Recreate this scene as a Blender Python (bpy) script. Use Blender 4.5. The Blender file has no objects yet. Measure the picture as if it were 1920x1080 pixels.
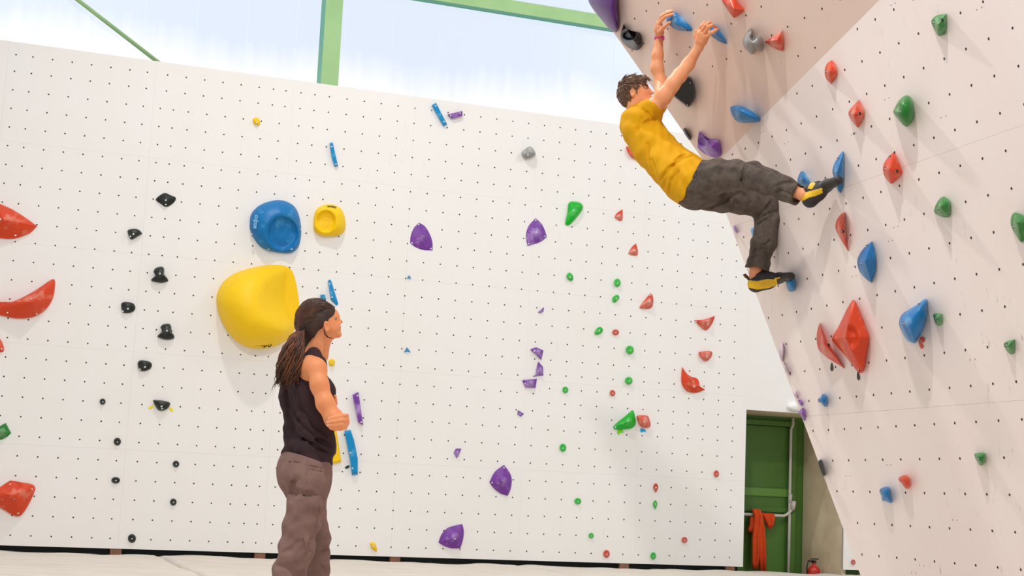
import bpy, bmesh, math, random
import numpy as np
from mathutils import Vector, Matrix
random.seed(7); RNG = np.random.RandomState(7)
sc = bpy.context.scene
COL = sc.collection

# ------------------------------------------------------------------ camera
F_PX = 2792.29
CAM = np.array([0.0, 0.0, 0.77])
MC = np.array([[0.9990163, -0.0061187, 0.0439205],
               [0.0443447, 0.1378445, -0.9894607],
               [0.0, 0.990435, 0.1379803]])          # rows: right, down, forward
cd = bpy.data.cameras.new('camera')
cam = bpy.data.objects.new('camera', cd); COL.objects.link(cam)
cd.sensor_width = 36.0; cd.lens = F_PX / 1920 * 36.0; cd.clip_end = 200
R3 = Matrix((tuple(MC[0]), tuple(-MC[1]), tuple(-MC[2]))).transposed()
cam.matrix_world = Matrix.Translation(Vector(CAM)) @ R3.to_4x4()
sc.camera = cam

# ------------------------------------------------------------------ colour management, world, lamps
sc.view_settings.view_transform = 'Standard'
sc.view_settings.look = 'None'
sc.view_settings.exposure = 0.0
sc.view_settings.gamma = 1.0
sc.view_settings.use_curve_mapping = False
wd = bpy.data.worlds.new('hall_ambient'); sc.world = wd; wd.use_nodes = True
bg = wd.node_tree.nodes['Background']
bg.inputs[0].default_value = (1.0, 1.0, 1.01, 1); bg.inputs[1].default_value = 0.65

def area(name, loc, target, size, power, color=(1, .95, .88), sy=None):
    l = bpy.data.lights.new(name, 'AREA'); l.energy = power; l.color = color
    l.shape = 'RECTANGLE'; l.size = size; l.size_y = sy or size
    o = bpy.data.objects.new(name, l); COL.objects.link(o); o.location = loc
    o.rotation_euler = (Vector(target) - Vector(loc)).to_track_quat('-Z', 'Y').to_euler()
    return o
area('hall_lamp', (-2.2, 12.5, 9.5), (1.9, 9.4, 2.0), 0.35, 330, (1, .955, .925))
area('hall_lamp', (-.7, 3.4, 9.6), (1.9, 9.5, 2.4), 0.35, 400, (1, .955, .93))
area('hall_lamp', (6.6, 13.4, 9.0), (7.6, 18.0, 1.6), 1.6, 210, (1, .98, .96))
area('hall_lamp', (-2.5, 6.0, 7.5), (-1.0, 16.0, 2.2), 1.6, 25, (1, .97, .93))

# ------------------------------------------------------------------ helpers
def lin(c):
    r = []
    for v in c:
        v /= 255.0
        r.append(v / 12.92 if v <= .04045 else ((v + .055) / 1.055) ** 2.4)
    return (r[0], r[1], r[2], 1.0)

MATS = {}
def mat(name, col, rough=.55, col2=None, nscale=6, nlo=.4, nhi=.7, bump=0, bscale=60, spec=.5,
        metal=0, sss=0, stretch=None, emit=None):
    if name in MATS: return MATS[name]
    m = bpy.data.materials.new(name); m.use_nodes = True
    nt = m.node_tree; b = nt.nodes['Principled BSDF']
    b.inputs['Base Color'].default_value = lin(col)
    b.inputs['Roughness'].default_value = rough
    b.inputs['Specular IOR Level'].default_value = spec
    b.inputs['Metallic'].default_value = metal
    if sss:
        b.inputs['Subsurface Weight'].default_value = sss
        b.inputs['Subsurface Radius'].default_value = (.02, .008, .004)
        b.inputs['Subsurface Scale'].default_value = 1.0
    tc = nt.nodes.new('ShaderNodeTexCoord'); mp = nt.nodes.new('ShaderNodeMapping')
    nt.links.new(tc.outputs['Object'], mp.inputs[0])
    if stretch: mp.inputs['Scale'].default_value = stretch
    if col2:
        n = nt.nodes.new('ShaderNodeTexNoise'); n.inputs['Scale'].default_value = nscale
        n.inputs['Detail'].default_value = 6; n.inputs['Roughness'].default_value = .6
        nt.links.new(mp.outputs[0], n.inputs[0])
        mr = nt.nodes.new('ShaderNodeMapRange'); mr.inputs[1].default_value = nlo; mr.inputs[2].default_value = nhi
        nt.links.new(n.outputs[0], mr.inputs[0])
        mx = nt.nodes.new('ShaderNodeMix'); mx.data_type = 'RGBA'
        mx.inputs[6].default_value = lin(col); mx.inputs[7].default_value = lin(col2)
        nt.links.new(mr.outputs[0], mx.inputs[0]); nt.links.new(mx.outputs[2], b.inputs['Base Color'])
    if bump:
        n2 = nt.nodes.new('ShaderNodeTexNoise'); n2.inputs['Scale'].default_value = bscale
        n2.inputs['Detail'].default_value = 4
        nt.links.new(mp.outputs[0], n2.inputs[0])
        bp = nt.nodes.new('ShaderNodeBump'); bp.inputs['Strength'].default_value = bump
        bp.inputs['Distance'].default_value = .01
        nt.links.new(n2.outputs[0], bp.inputs['Height']); nt.links.new(bp.outputs[0], b.inputs['Normal'])
    if emit:
        b.inputs['Emission Color'].default_value = lin(emit[0]); b.inputs['Emission Strength'].default_value = emit[1]
    MATS[name] = m; return m

def tag(o, label=None, cat=None, group=None, kind=None):
    if label: o['label'] = label
    if cat: o['category'] = cat
    if group: o['group'] = group
    if kind: o['kind'] = kind
    return o

def mesh_obj(name, verts, faces, mats, parent=None, smooth=False, mi=None, origin=None):
    v = np.asarray(verts, float)
    if origin is None and parent is None and len(v): origin = v.mean(0)
    if parent is not None: origin = np.array(parent.location)
    v = v - np.asarray(origin)
    me = bpy.data.meshes.new(name); me.from_pydata(v.tolist(), [], [list(map(int, f)) for f in faces]); me.update()
    for m in (mats if isinstance(mats, (list, tuple)) else [mats]): me.materials.append(m)
    if smooth: me.polygons.foreach_set('use_smooth', [True] * len(me.polygons))
    if mi is not None: me.polygons.foreach_set('material_index', [int(i) for i in mi])
    o = bpy.data.objects.new(name, me); COL.objects.link(o)
    if parent is not None: o.parent = parent
    else: o.location = origin
    return o

def empty(name, loc):
    o = bpy.data.objects.new(name, None); COL.objects.link(o); o.location = loc; o.empty_display_size = .1
    return o

def basis_box(P, ax, ay, az, s, bev=0):
    """box verts: centre P, unit axes, full sizes s"""
    P = np.array(P, float); vs = []
    for k in (-.5, .5):
        for j in (-.5, .5):
            for i in (-.5, .5):
                vs.append(P + np.array(ax) * s[0] * i + np.array(ay) * s[1] * j + np.array(az) * s[2] * k)
    fs = [(0, 2, 3, 1), (4, 5, 7, 6), (0, 1, 5, 4), (2, 6, 7, 3), (0, 4, 6, 2), (1, 3, 7, 5)]
    return vs, fs

class MB:
    def __init__(s): s.v = []; s.f = []; s.m = []
    def add(s, v, f, m=0):
        n = len(s.v); s.v += [np.array(q, float) for q in v]; s.f += [tuple(n + i for i in q) for q in f]; s.m += [m] * len(f)
    def box(s, P, ax, ay, az, sz, m=0): s.add(*basis_box(P, ax, ay, az, sz), m)
    def tube(s, pts, rad, n=8, m=0, cap=True):
        pts = [np.array(p, float) for p in pts]; K = len(pts)
        rad = [rad] * K if np.isscalar(rad) else rad
        vs = []; fs = []; prev = None
        for i, p in enumerate(pts):
            t = pts[min(i + 1, K - 1)] - pts[max(i - 1, 0)]; t = t / (np.linalg.norm(t) + 1e-9)
            if prev is None:
                a = np.cross(t, (0, 0, 1.0)); a = a if np.linalg.norm(a) > .1 else np.cross(t, (1.0, 0, 0))
            else: a = prev - t * (prev @ t)
            a = a / (np.linalg.norm(a) + 1e-9); prev = a; b = np.cross(t, a)
            for j in range(n):
                th = 2 * math.pi * j / n; vs.append(p + rad[i] * (a * math.cos(th) + b * math.sin(th)))
        for i in range(K - 1):
            for j in range(n):
                fs.append((i * n + j, i * n + (j + 1) % n, (i + 1) * n + (j + 1) % n, (i + 1) * n + j))
        if cap: fs.append(tuple(range(n))[::-1]); fs.append(tuple((K - 1) * n + j for j in range(n)))
        s.add(vs, fs, m)
    def build(s, name, mats, parent=None, smooth=False, origin=None):
        return mesh_obj(name, s.v, s.f, mats, parent, smooth, s.m, origin)

# ------------------------------------------------------------------ planes of the place
YAW = 0.3445989; WD = 17.1162385
E_B = np.array([math.cos(YAW), math.sin(YAW), 0.0]); N_B = np.array([math.sin(YAW), -math.cos(YAW), 0.0])
UP = np.array([0, 0, 1.0])
O_B = np.array([0, WD, 0.0]); O_B = O_B - E_B * (O_B @ E_B)         # foot of the wall's own coordinate l
E_R = np.array([0.30369434, -0.95276952, 0.0]); U_R = np.array([-0.16569264, -0.05281436, 0.9847622])
N_R = np.array([-0.93825141, -0.2990667, -0.17390632]); O_R = np.array([2.25499657, 9.59221543, 0.77])
N_U = -np.array([0.85388405, 0.32540278, 0.40619585]); E_U = np.array([0.35429452, -0.93512379, 0.00434628])
V_U = np.array([0.38125769, 0.14020175, -0.91377571]); O_U = np.array([1.68265857, 9.83636871, 3.43798136])
PLANES = {'B': (O_B, N_B), 'R': (O_R, N_R), 'U': (O_U, N_U), 'F': (O_B - N_B * .97, N_B)}
def ray(x, y): return MC.T @ np.array([(x - 960) / F_PX, (y - 540) / F_PX, 1.0])
def un(x, y, s, h=0.0):
    """point seen at photo pixel (x,y) lying h metres in front of plane s"""
    o, n = PLANES[s]; d = ray(x, y)
    return CAM + d * ((n @ (o + n * h - CAM)) / (n @ d))
def at(x, y, Y):
    d = ray(x, y); return CAM + d * (Y / d[1])
def wb(l, z, h=0.0): return O_B + E_B * l + UP * z + N_B * h

# ------------------------------------------------------------------ materials
def wall_mat(name, c1, c2, scuff, amt):
    m = mat(name, c1, .6, c2, 1.3, .35, .75, spec=.25)
    nt = m.node_tree; b = nt.nodes['Principled BSDF']
    src = b.inputs['Base Color'].links[0].from_socket
    tc = nt.nodes.new('ShaderNodeTexCoord'); mp = nt.nodes.new('ShaderNodeMapping'); mp.inputs['Scale'].default_value = (9, 9, 2.6)
    n = nt.nodes.new('ShaderNodeTexNoise'); n.inputs['Scale'].default_value = 2.2; n.inputs['Detail'].default_value = 9; n.inputs['Roughness'].default_value = .72
    n3 = nt.nodes.new('ShaderNodeTexNoise'); n3.inputs['Scale'].default_value = .9; n3.inputs['Detail'].default_value = 2
    mr = nt.nodes.new('ShaderNodeMapRange'); mr.inputs[1].default_value = .60; mr.inputs[2].default_value = .74
    mr3 = nt.nodes.new('ShaderNodeMapRange'); mr3.inputs[1].default_value = .5; mr3.inputs[2].default_value = .7
    mm = nt.nodes.new('ShaderNodeMath'); mm.operation = 'MULTIPLY'
    mm2 = nt.nodes.new('ShaderNodeMath'); mm2.operation = 'MULTIPLY'; mm2.inputs[1].default_value = amt
    mx = nt.nodes.new('ShaderNodeMix'); mx.data_type = 'RGBA'; mx.inputs[7].default_value = lin(scuff)
    L = nt.links.new
    L(tc.outputs['Object'], mp.inputs[0]); L(mp.outputs[0], n.inputs[0]); L(tc.outputs['Object'], n3.inputs[0])
    L(n.outputs[0], mr.inputs[0]); L(n3.outputs[0], mr3.inputs[0]); L(mr.outputs[0], mm.inputs[0]); L(mr3.outputs[0], mm.inputs[1])
    L(mm.outputs[0], mm2.inputs[0]); L(mm2.outputs[0], mx.inputs[0]); L(src, mx.inputs[6]); L(mx.outputs[2], b.inputs['Base Color'])
    return m
M_WALL = wall_mat('white_panel_paint', (240, 238, 235), (237, 235, 230), (170, 160, 155), .35)
M_WARM = wall_mat('rose_white_panel_paint', (241, 229, 223), (237, 222, 216), (140, 112, 108), 1.3)
M_UP = wall_mat('overhang_panel_paint', (240, 216, 202), (235, 209, 195), (150, 120, 115), .3)
M_HOLE = mat('bolt_hole_dark', (52, 46, 42), .8)
M_DARK = mat('shadow_gap_black', (22, 30, 26), .8)
M_TIMBER = mat('brown_timber', (146, 100, 78), .7, (120, 80, 60), 8)
M_BACKING = mat('backing_board', (150, 145, 138), .8)
M_MAT = mat('beige_mat_cover', (214, 206, 194), .75, (202, 193, 180), 1.6, bump=.25, bscale=9, stretch=(1, 3, 1))
M_SEAM = mat('mat_seam_dark', (120, 104, 88), .9)
M_GREEN = mat('green_door_paint', (84, 128, 52), .5, (76, 116, 46), 3)
M_GREENL = mat('pale_green_steel', (172, 214, 150), .5, (160, 206, 142), 3)
M_GREEN_SHADE = mat('green_steel_shaded', (96, 178, 142), .5)  # shade on side faces of column and beam, put into the colour
M_BEIGE = mat('beige_plaster', (236, 218, 184), .75, (206, 188, 158), 2)
M_CONC = mat('grey_concrete_floor', (150, 145, 138), .85, (130, 126, 120), 3)
M_PIPE = mat('white_pipe_paint', (214, 210, 204), .4)
M_WHITE = mat('white_plastic', (240, 240, 238), .4)

# ------------------------------------------------------------------ the flat back wall
root_wall = tag(empty('wall_back', wb(0, 0)), kind='structure')
TOPZ, BOTZ = 5.268, 0.046
LS = [-1.6, .05, 1.572, 3.085, 4.50, 6.0, 7.45, 8.885]
ZS = [BOTZ, 1.07, 2.10, 3.14, 4.20, TOPZ]
def panel(l0, l1, z0, z1, par, m=M_WALL, g=.0003, name='panel'):
    v, f = basis_box(wb((l0 + l1) / 2, (z0 + z1) / 2, -.009), E_B, N_B, UP, (l1 - l0 - 2 * g, .018, z1 - z0 - 2 * g))
    return mesh_obj(name, v, f, m, par)
for i in range(len(LS) - 1):
    for j in range(len(ZS) - 1): panel(LS[i], LS[i + 1], ZS[j], ZS[j + 1], root_wall)
for (l0, l1, z0, z1) in [(8.885, 10.28, 1.933, 3.6), (8.885, 10.28, 3.6, TOPZ), (10.28, 12.2, BOTZ, 1.933), (10.28, 12.2, 1.933, 3.6), (10.28, 12.2, 3.6, TOPZ)]:
    panel(l0, l1, z0, z1, root_wall)
mb = MB()
mb.box(wb(3.64, (TOPZ + BOTZ) / 2, -.035), E_B, N_B, UP, (10.46, .03, TOPZ - BOTZ - .01))
mb.box(wb(10.54, (TOPZ + 1.94) / 2, -.035), E_B, N_B, UP, (3.3, .03, TOPZ - 1.95))
mb.box(wb(11.24, 1.0, -.035), E_B, N_B, UP, (1.9, .03, 1.9))
mb.build('backing_board', M_BACKING, root_wall)
# T-nut holes
def disc(mb, P, n, ax, r, seg=8, m=0):
    ay = np.cross(n, ax); base = [P + n * .0012 + r * (ax * math.cos(2 * math.pi * k / seg) + ay * math.sin(2 * math.pi * k / seg)) for k in range(seg)]
    mb.add(base, [tuple(range(seg))], m)
low = [-.9 + .2 * i for i in range(0, 5)] + [.13, .30, .50, .70, .90, 1.10, 1.30, 1.485, 1.70, 1.90, 2.10, 2.30, 2.50, 2.70, 2.86, 3.0, 3.17, 3.33, 3.495]
band = [-.9 + .2 * i for i in range(0, 5)] + [.13, .29, .49, .69, .89, 1.09, 1.29, 1.47, 1.65, 1.79, 1.95, 2.15, 2.35, 2.55, 2.75, 2.95, 3.17, 3.33, 3.495]
rest = [3.70 + .2 * i for i in range(26)]
rows = [5.13, 4.95] + [4.75 - .2 * k for k in range(24)]
hb_ = MB()
for z in rows:
    for l in (band if 2.3 < z < 4.8 else low) + rest:
        if l > 6.25 and 1.4 < z < 2.3: continue
        disc(hb_, wb(l, z), N_B, E_B, .0085)
for z in [2.18, 2.02, 1.85, 1.70, 1.54]:
    for i in range(13): disc(hb_, wb(6.30 + .2 * i, z), N_B, E_B, .0085)
tag(hb_.build('bolt_holes', M_HOLE, root_wall), kind='stuff')
# black strip standing in for the gap's shade, timber blocks below the wall
tag(mesh_obj('shade_strip_1', *basis_box(wb(3.6, -.09, -.10), E_B, N_B, UP, (10.5, .06, .30)), M_DARK), kind='structure')
for px in (217, 488, 742, 1172, 1371):
    l = (un(px, 1040, 'B') - O_B) @ E_B
    mesh_obj('timber_block', *basis_box(wb(l, .0, -.035), E_B, N_B, UP, (.115, .05, .088)), M_TIMBER, root_wall)

# ------------------------------------------------------------------ recess with green door, right of the wall
rec = tag(empty('wall_recess', wb(9.6, 0, -.97)), kind='structure')
FLZ = -.40
def rbox(name, l, z, h, s, m, par=rec):
    return mesh_obj(name, *basis_box(wb(l, z, h), E_B, N_B, UP, s), m, par)
rbox('reveal', 10.32, (FLZ + 1.93) / 2, -.525, (.06, .93, 1.93 - FLZ), M_BEIGE)
rbox('reveal', 8.0, (FLZ + 1.93) / 2, -.98, (1.9, .06, 1.93 - FLZ), M_GREEN)
rbox('soffit', 9.6, 1.965, -.51, (1.42, .94, .05), M_BEIGE)
rbox('back_panel', 9.6, (FLZ + 1.95) / 2, -1.03, (3.4, .05, 1.95 - FLZ), M_GREEN)
door = tag(empty('door_1', wb(9.4, FLZ, -.97)), kind='structure')
for l, w in ((10.10, .07), (8.72, .07)): rbox('door_frame', l, (FLZ + 1.82) / 2, -.955, (w, .09, 1.82 - FLZ), M_GREEN, door)
rbox('door_frame', 9.41, 1.845, -.955, (1.45, .09, .06), M_GREEN, door)
rbox('door_leaf', 9.41, (FLZ + 1.81) / 2, -.99, (1.29, .03, 1.80 - FLZ), M_GREEN, door)
rbox('crossbar', 9.41, .74, -.965, (1.28, .035, .06), M_GREEN, door)
rbox('crossbar', 9.41, .96, -.965, (1.28, .03, .10), MATS['pale_green_steel'] if 0 else mat('mid_green_paint', (110, 160, 70), .5), door)
pp = MB()
a0, a1 = wb(10.04, FLZ, -.90), wb(10.04, 1.93, -.90)
pp.tube([a0, wb(10.04, .6, -.90), wb(10.04, 1.78, -.90), wb(10.07, 1.84, -.90), wb(10.07, 1.93, -.90)], .019, 10)
t = empty('water_pipe', a0)
tag(t, 'white vertical pipe with a level branch in front of the green door', 'pipe')
pp.build('riser', M_PIPE, t, True)
pp = MB(); pp.tube([wb(8.8, .668, -.88), wb(9.3, .667, -.88), wb(9.94, .665, -.88), wb(10.0, .69, -.88), wb(10.07, .76, -.88), wb(10.08, .84, -.88)], .02, 10)
pp.build('branch', M_PIPE, t, True)
pp = MB(); pp.tube([wb(10.07, .75, -.87), wb(10.08, .86, -.87)], [.03, .034], 10); pp.tube([wb(10.04, .84, -.9), wb(10.05, .95, -.9)], .026, 10)
pp.build('elbow_joint', M_PIPE, t, True)

# ------------------------------------------------------------------ floor and crash mats
def quad_grid(P00, ux, uy, sx, sy, nx, ny, zf):
    v = []; f = []
    for j in range(ny + 1):
        for i in range(nx + 1):
            p = P00 + ux * sx * i / nx + uy * sy * j / ny; v.append(p + UP * zf(i / nx, j / ny, p))
    for j in range(ny):
        for i in range(nx): a = j * (nx + 1) + i; f.append((a, a + 1, a + nx + 2, a + nx + 1))
    return v, f
v, f = basis_box((1.5, 8, FLZ - .05), (1, 0, 0), (0, 1, 0), UP, (26, 30, .1))
tag(mesh_obj('floor', v, f, M_CONC), kind='structure')
def nz(p): 
    return .006 * math.sin(3.1 * p[0] + 1.7 * math.sin(2.3 * p[1])) + .004 * math.sin(7 * p[0] + 5 * p[1]) + .003 * math.sin(17 * p[0] - 9 * p[1])
seams = [-4.5, 1.968, 5.93, 12.0]
mlab = ['large beige crash mat under the standing woman, at the left of the floor',
        'middle beige crash mat between the two floor seams', 'beige crash mat running to the green door and the steep wall']
for i in range(3):
    l0, l1 = seams[i] + .006, seams[i + 1] - .006
    def zf(a, b, p, l0=l0, l1=l1):
        z = nz(p)
        if b < .02: z -= .006 + .014 * max(0, math.sin(p[0] * 6 + 2 * math.sin(3 * p[0])))
        e = min(a * (l1 - l0), (1 - a) * (l1 - l0))
        return z - (.02 if e < .001 else 0)
    nx, ny = int((l1 - l0) / .06), 150
    v, f = quad_grid(wb(l0, 0, -.03), E_B, N_B, l1 - l0, 14.5, nx, ny, zf)
    # skirts
    n0 = len(v)
    ring = [k for k in range(nx + 1)] + [(j * (nx + 1) + nx) for j in range(1, ny + 1)] + [ny * (nx + 1) + k for k in range(nx - 1, -1, -1)] + [j * (nx + 1) for j in range(ny - 1, 0, -1)]
    for k in ring: q = np.array(v[k]); q[2] = FLZ + .001; v.append(q)
    for k in range(len(ring)): a = ring[k]; b = ring[(k + 1) % len(ring)]; f.append((b, a, n0 + k, n0 + (k + 1) % len(ring)))
    o = mesh_obj('crash_mat', v, f, M_MAT, None, True, origin=wb((l0 + l1) / 2, FLZ, 7))
    tag(o, mlab[i], 'mat', 'beige crash mats covering the floor')

# ------------------------------------------------------------------ glazing band above the back wall
m = bpy.data.materials.new('polycarbonate_daylight'); m.use_nodes = True; nt = m.node_tree
for n in list(nt.nodes): nt.nodes.remove(n)
out = nt.nodes.new('ShaderNodeOutputMaterial'); em = nt.nodes.new('ShaderNodeEmission')
gl = nt.nodes.new('ShaderNodeBsdfGlossy'); gl.inputs['Roughness'].default_value = .3
ad = nt.nodes.new('ShaderNodeMixShader'); ad.inputs[0].default_value = .02
geo = nt.nodes.new('ShaderNodeNewGeometry'); sx = nt.nodes.new('ShaderNodeSeparateXYZ')
mp = nt.nodes.new('ShaderNodeMapping'); mp.inputs['Scale'].default_value = (9, 3.5, .5)
ns = nt.nodes.new('ShaderNodeTexNoise'); ns.inputs['Scale'].default_value = 1.0; ns.inputs['Detail'].default_value = 4
ns2 = nt.nodes.new('ShaderNodeTexNoise'); ns2.inputs['Scale'].default_value = .35; ns2.inputs['Detail'].default_value = 1
m1 = nt.nodes.new('ShaderNodeMath'); m1.operation = 'MULTIPLY_ADD'; m1.inputs[1].default_value = .42
m1b = nt.nodes.new('ShaderNodeMath'); m1b.operation = 'MULTIPLY_ADD'; m1b.inputs[1].default_value = .8
mr = nt.nodes.new('ShaderNodeMapRange'); mr.inputs[1].default_value = 6.08; mr.inputs[2].default_value = 6.60
cr = nt.nodes.new('ShaderNodeMix'); cr.data_type = 'RGBA'
cr.inputs[6].default_value = (1.06, 1.06, 1.08, 1); cr.inputs[7].default_value = (.79, .87, 1.0, 1)  # white glow low in the panes is daylight put into the emission
L = nt.links.new
L(geo.outputs['Position'], sx.inputs[0]); L(geo.outputs['Position'], mp.inputs[0]); L(mp.outputs[0], ns.inputs[0]); L(geo.outputs['Position'], ns2.inputs[0])
L(ns.outputs[0], m1.inputs[0]); L(sx.outputs[2], m1.inputs[2]); L(ns2.outputs[0], m1b.inputs[0]); L(m1.outputs[0], m1b.inputs[2])
L(m1b.outputs[0], mr.inputs[0]); L(mr.outputs[0], cr.inputs[0]); L(cr.outputs[2], em.inputs[0]); L(em.outputs[0], ad.inputs[1]); L(gl.outputs[0], ad.inputs[2]); L(ad.outputs[0], out.inputs[0])
M_POLY = m
M_RIB = mat('polycarbonate_joint', (205, 224, 244), .4, emit=((196, 216, 240), .35))
win = tag(empty('window_1', wb(3, 5.0, -.97)), kind='structure')
ls = [.325 + .588 * k for k in range(-4, 17)]
for a, b in zip(ls[:-1], ls[1:]):
    for z0, z1 in ((4.6, 8.4),):
        mesh_obj('pane', *basis_box(wb((a + b) / 2, (z0 + z1) / 2, -.985), E_B, N_B, UP, (b - a - .006, .03, z1 - z0)), M_POLY, win)
for a in ls: mesh_obj('pane_joint', *basis_box(wb(a, 6.5, -.992), E_B, N_B, UP, (.012, .03, 3.8)), M_RIB, win)
def ibeam(name, l0, z0, l1, z1, h, w, d, label_m=M_GREENL):
    a, b = wb(l0, z0, h), wb(l1, z1, h); ax = (b - a) / np.linalg.norm(b - a); side = np.cross(N_B, ax)
    c = (a + b) / 2; Ln = np.linalg.norm(b - a); mb = MB()
    mb.box(c - N_B * .006, ax, N_B, side, (Ln, .012, w), 0)
    mb.box(c - N_B * (d - .006), ax, N_B, side, (Ln, .012, w), 1)
    mb.box(c - N_B * d / 2, ax, N_B, side, (Ln - .01, d - .02, w * .985), 1)
    return mb.build(name, [M_GREENL, M_GREEN_SHADE], None)
t = ibeam('steel_column', 3.64, 4.4, 3.64, 8.4, -.70, .205, .25); tag(t, 'pale green upright steel column in front of the bright glazing', 'column')
t = ibeam('steel_beam', 3.73, 6.81, 9.2, 6.81, -.80, .16, .14); tag(t, 'pale green level steel beam crossing the glazing to the steep wall', 'beam')
mb = MB(); mb.tube([wb(1.76, 5.44, -.85), wb(.0, 6.55, -.85), wb(-1.2, 7.3, -.85)], .024, 10)
tag(mb.build('steel_brace', M_GREENL, None, True), 'thin pale green diagonal brace rod across the left glazing', 'brace')

# ------------------------------------------------------------------ steep right wall: lower face and overhanging upper face
K = un(1331, 318, 'R')                      # where the two faces and the free edge meet
edge_dir = un(1614, 1080, 'R') - K
Bp = K + edge_dir * ((K[2] - .005) / -edge_dir[2])
cdir = un(1650, -1, 'R') - K; cdir = cdir / np.linalg.norm(cdir)
Cend = K + cdir * 3.2
Tdir = un(1150, 60, 'U') - K; Tdir = Tdir / np.linalg.norm(Tdir)
Ttop = K + Tdir * 2.35
B2 = Bp + E_R * 6.2
tr_ = (Cend - O_R); T2 = Cend + E_R * 3.2 + U_R * .3
T2 = O_R + E_R * ((B2 - O_R) @ E_R) + U_R * ((Cend - O_R) @ U_R + .6)
def clip(poly, n, d, keep=1):
    out = []; N = len(poly)
    for i in range(N):
        a, b = poly[i], poly[(i + 1) % N]; da, db = (a @ n - d) * keep, (b @ n - d) * keep
        if da >= 0: out.append(a)
        if da * db < 0: out.append(a + (b - a) * (da / (da - db)))
    return out
def prism(name, poly, n, th, m, par):
    nn = np.cross(poly[1] - poly[0], poly[2] - poly[1])
    if nn @ n < 0: poly = poly[::-1]
    k = len(poly); v = list(poly) + [p - n * th for p in poly]
    f = [tuple(range(k)), tuple(range(2 * k - 1, k - 1, -1))] + [(i, i + k, (i + 1) % k + k, (i + 1) % k) for i in range(k)]
    return mesh_obj(name, v, f, m, par)
wr = tag(empty('wall_right', Bp), kind='structure')
Rpoly = [K, Bp, B2, T2, Cend]
def rt(r): return 1.52380175 - .2 * r          # height along U_R of hole row r
cuts = [99] + [rt(r) for r in (-9.5, -2.5, 4.5)] + [-99]
for a, b in zip(cuts[:-1], cuts[1:]):
    q = clip(Rpoly, U_R, O_R @ U_R + a - .0004, -1); q = clip(q, U_R, O_R @ U_R + b + .0004, 1)
    if len(q) < 3: continue
    prism('panel', q, N_R, .018, M_WARM, wr)
wo = tag(empty('wall_overhang', K), kind='structure')
Upoly = [K, Cend, Ttop + (Cend - K) * 1.0, Ttop]
for lo, hi in ((-9, -1.62), (-1.62, 9)):
    d0 = O_U @ V_U
    q = clip(Upoly, V_U, d0 + lo + .0003, 1); q = clip(q, V_U, d0 + hi - .0003, -1) if len(q) > 2 else []
    if len(q) > 2: prism('panel', q, N_U, .018, M_UP, wo)
back = np.array([.95, .30, 0.0]) * .22
def slab(name, poly, par, off):
    P = [p - off for p in poly]; k = len(P); v = P + [p + back for p in P]
    return mesh_obj(name, v, [tuple(range(k)), tuple(range(2 * k - 1, k - 1, -1))] + [(i, i + k, (i + 1) % k + k, (i + 1) % k) for i in range(k)], M_BACKING, par)
shr = lambda poly: [p + (np.mean(poly, 0) - p) * .004 for p in poly]
slab('backing_board', shr(Rpoly), wr, N_R * .02); slab('backing_board', shr(Upoly), wo, N_U * .02)
def inside(P, poly, n, marg):
    s = None
    for i in range(len(poly)):
        a, b = poly[i], poly[(i + 1) % len(poly)]; e = (b - a) / np.linalg.norm(b - a)
        d = np.cross(n, e) @ (P - a)
        if s is None: s = 1 if np.cross(n, e) @ (np.mean(poly, 0) - a) > 0 else -1
        sg = 1 if np.cross(n, e) @ (np.mean(poly, 0) - a) > 0 else -1
        if d * sg < marg: return False
    return True
hm = MB()
for r in range(-16, 16):
    for c in range(-6, 28):
        P = O_R + E_R * (c * .2) + U_R * rt(r)
        if P[2] > .03 and inside(P, Rpoly, N_R, .03): disc(hm, P, N_R, E_R, .0078)
rr = random.Random(3)
for k in range(46):                                 # pairs of small screw holes
    P = O_R + E_R * rr.uniform(-.6, 3.4) + U_R * rr.uniform(-.6, 3.2)
    if inside(P, Rpoly, N_R, .05):
        for s in (0, .045): disc(hm, P + E_R * s, N_R, E_R, .0035, 6)
tag(hm.build('bolt_holes', M_HOLE, wr), kind='stuff')
hm = MB()
for r in range(-16, 8):
    for c in range(-10, 16):
        P = O_U + E_U * (c * .2 - .46699775) + V_U * (r * .2 - .44067113)
        if inside(P, Upoly, N_U, .04): disc(hm, P, N_U, E_U, .0078)
tag(hm.build('bolt_holes', M_HOLE, wo), kind='stuff')

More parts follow.
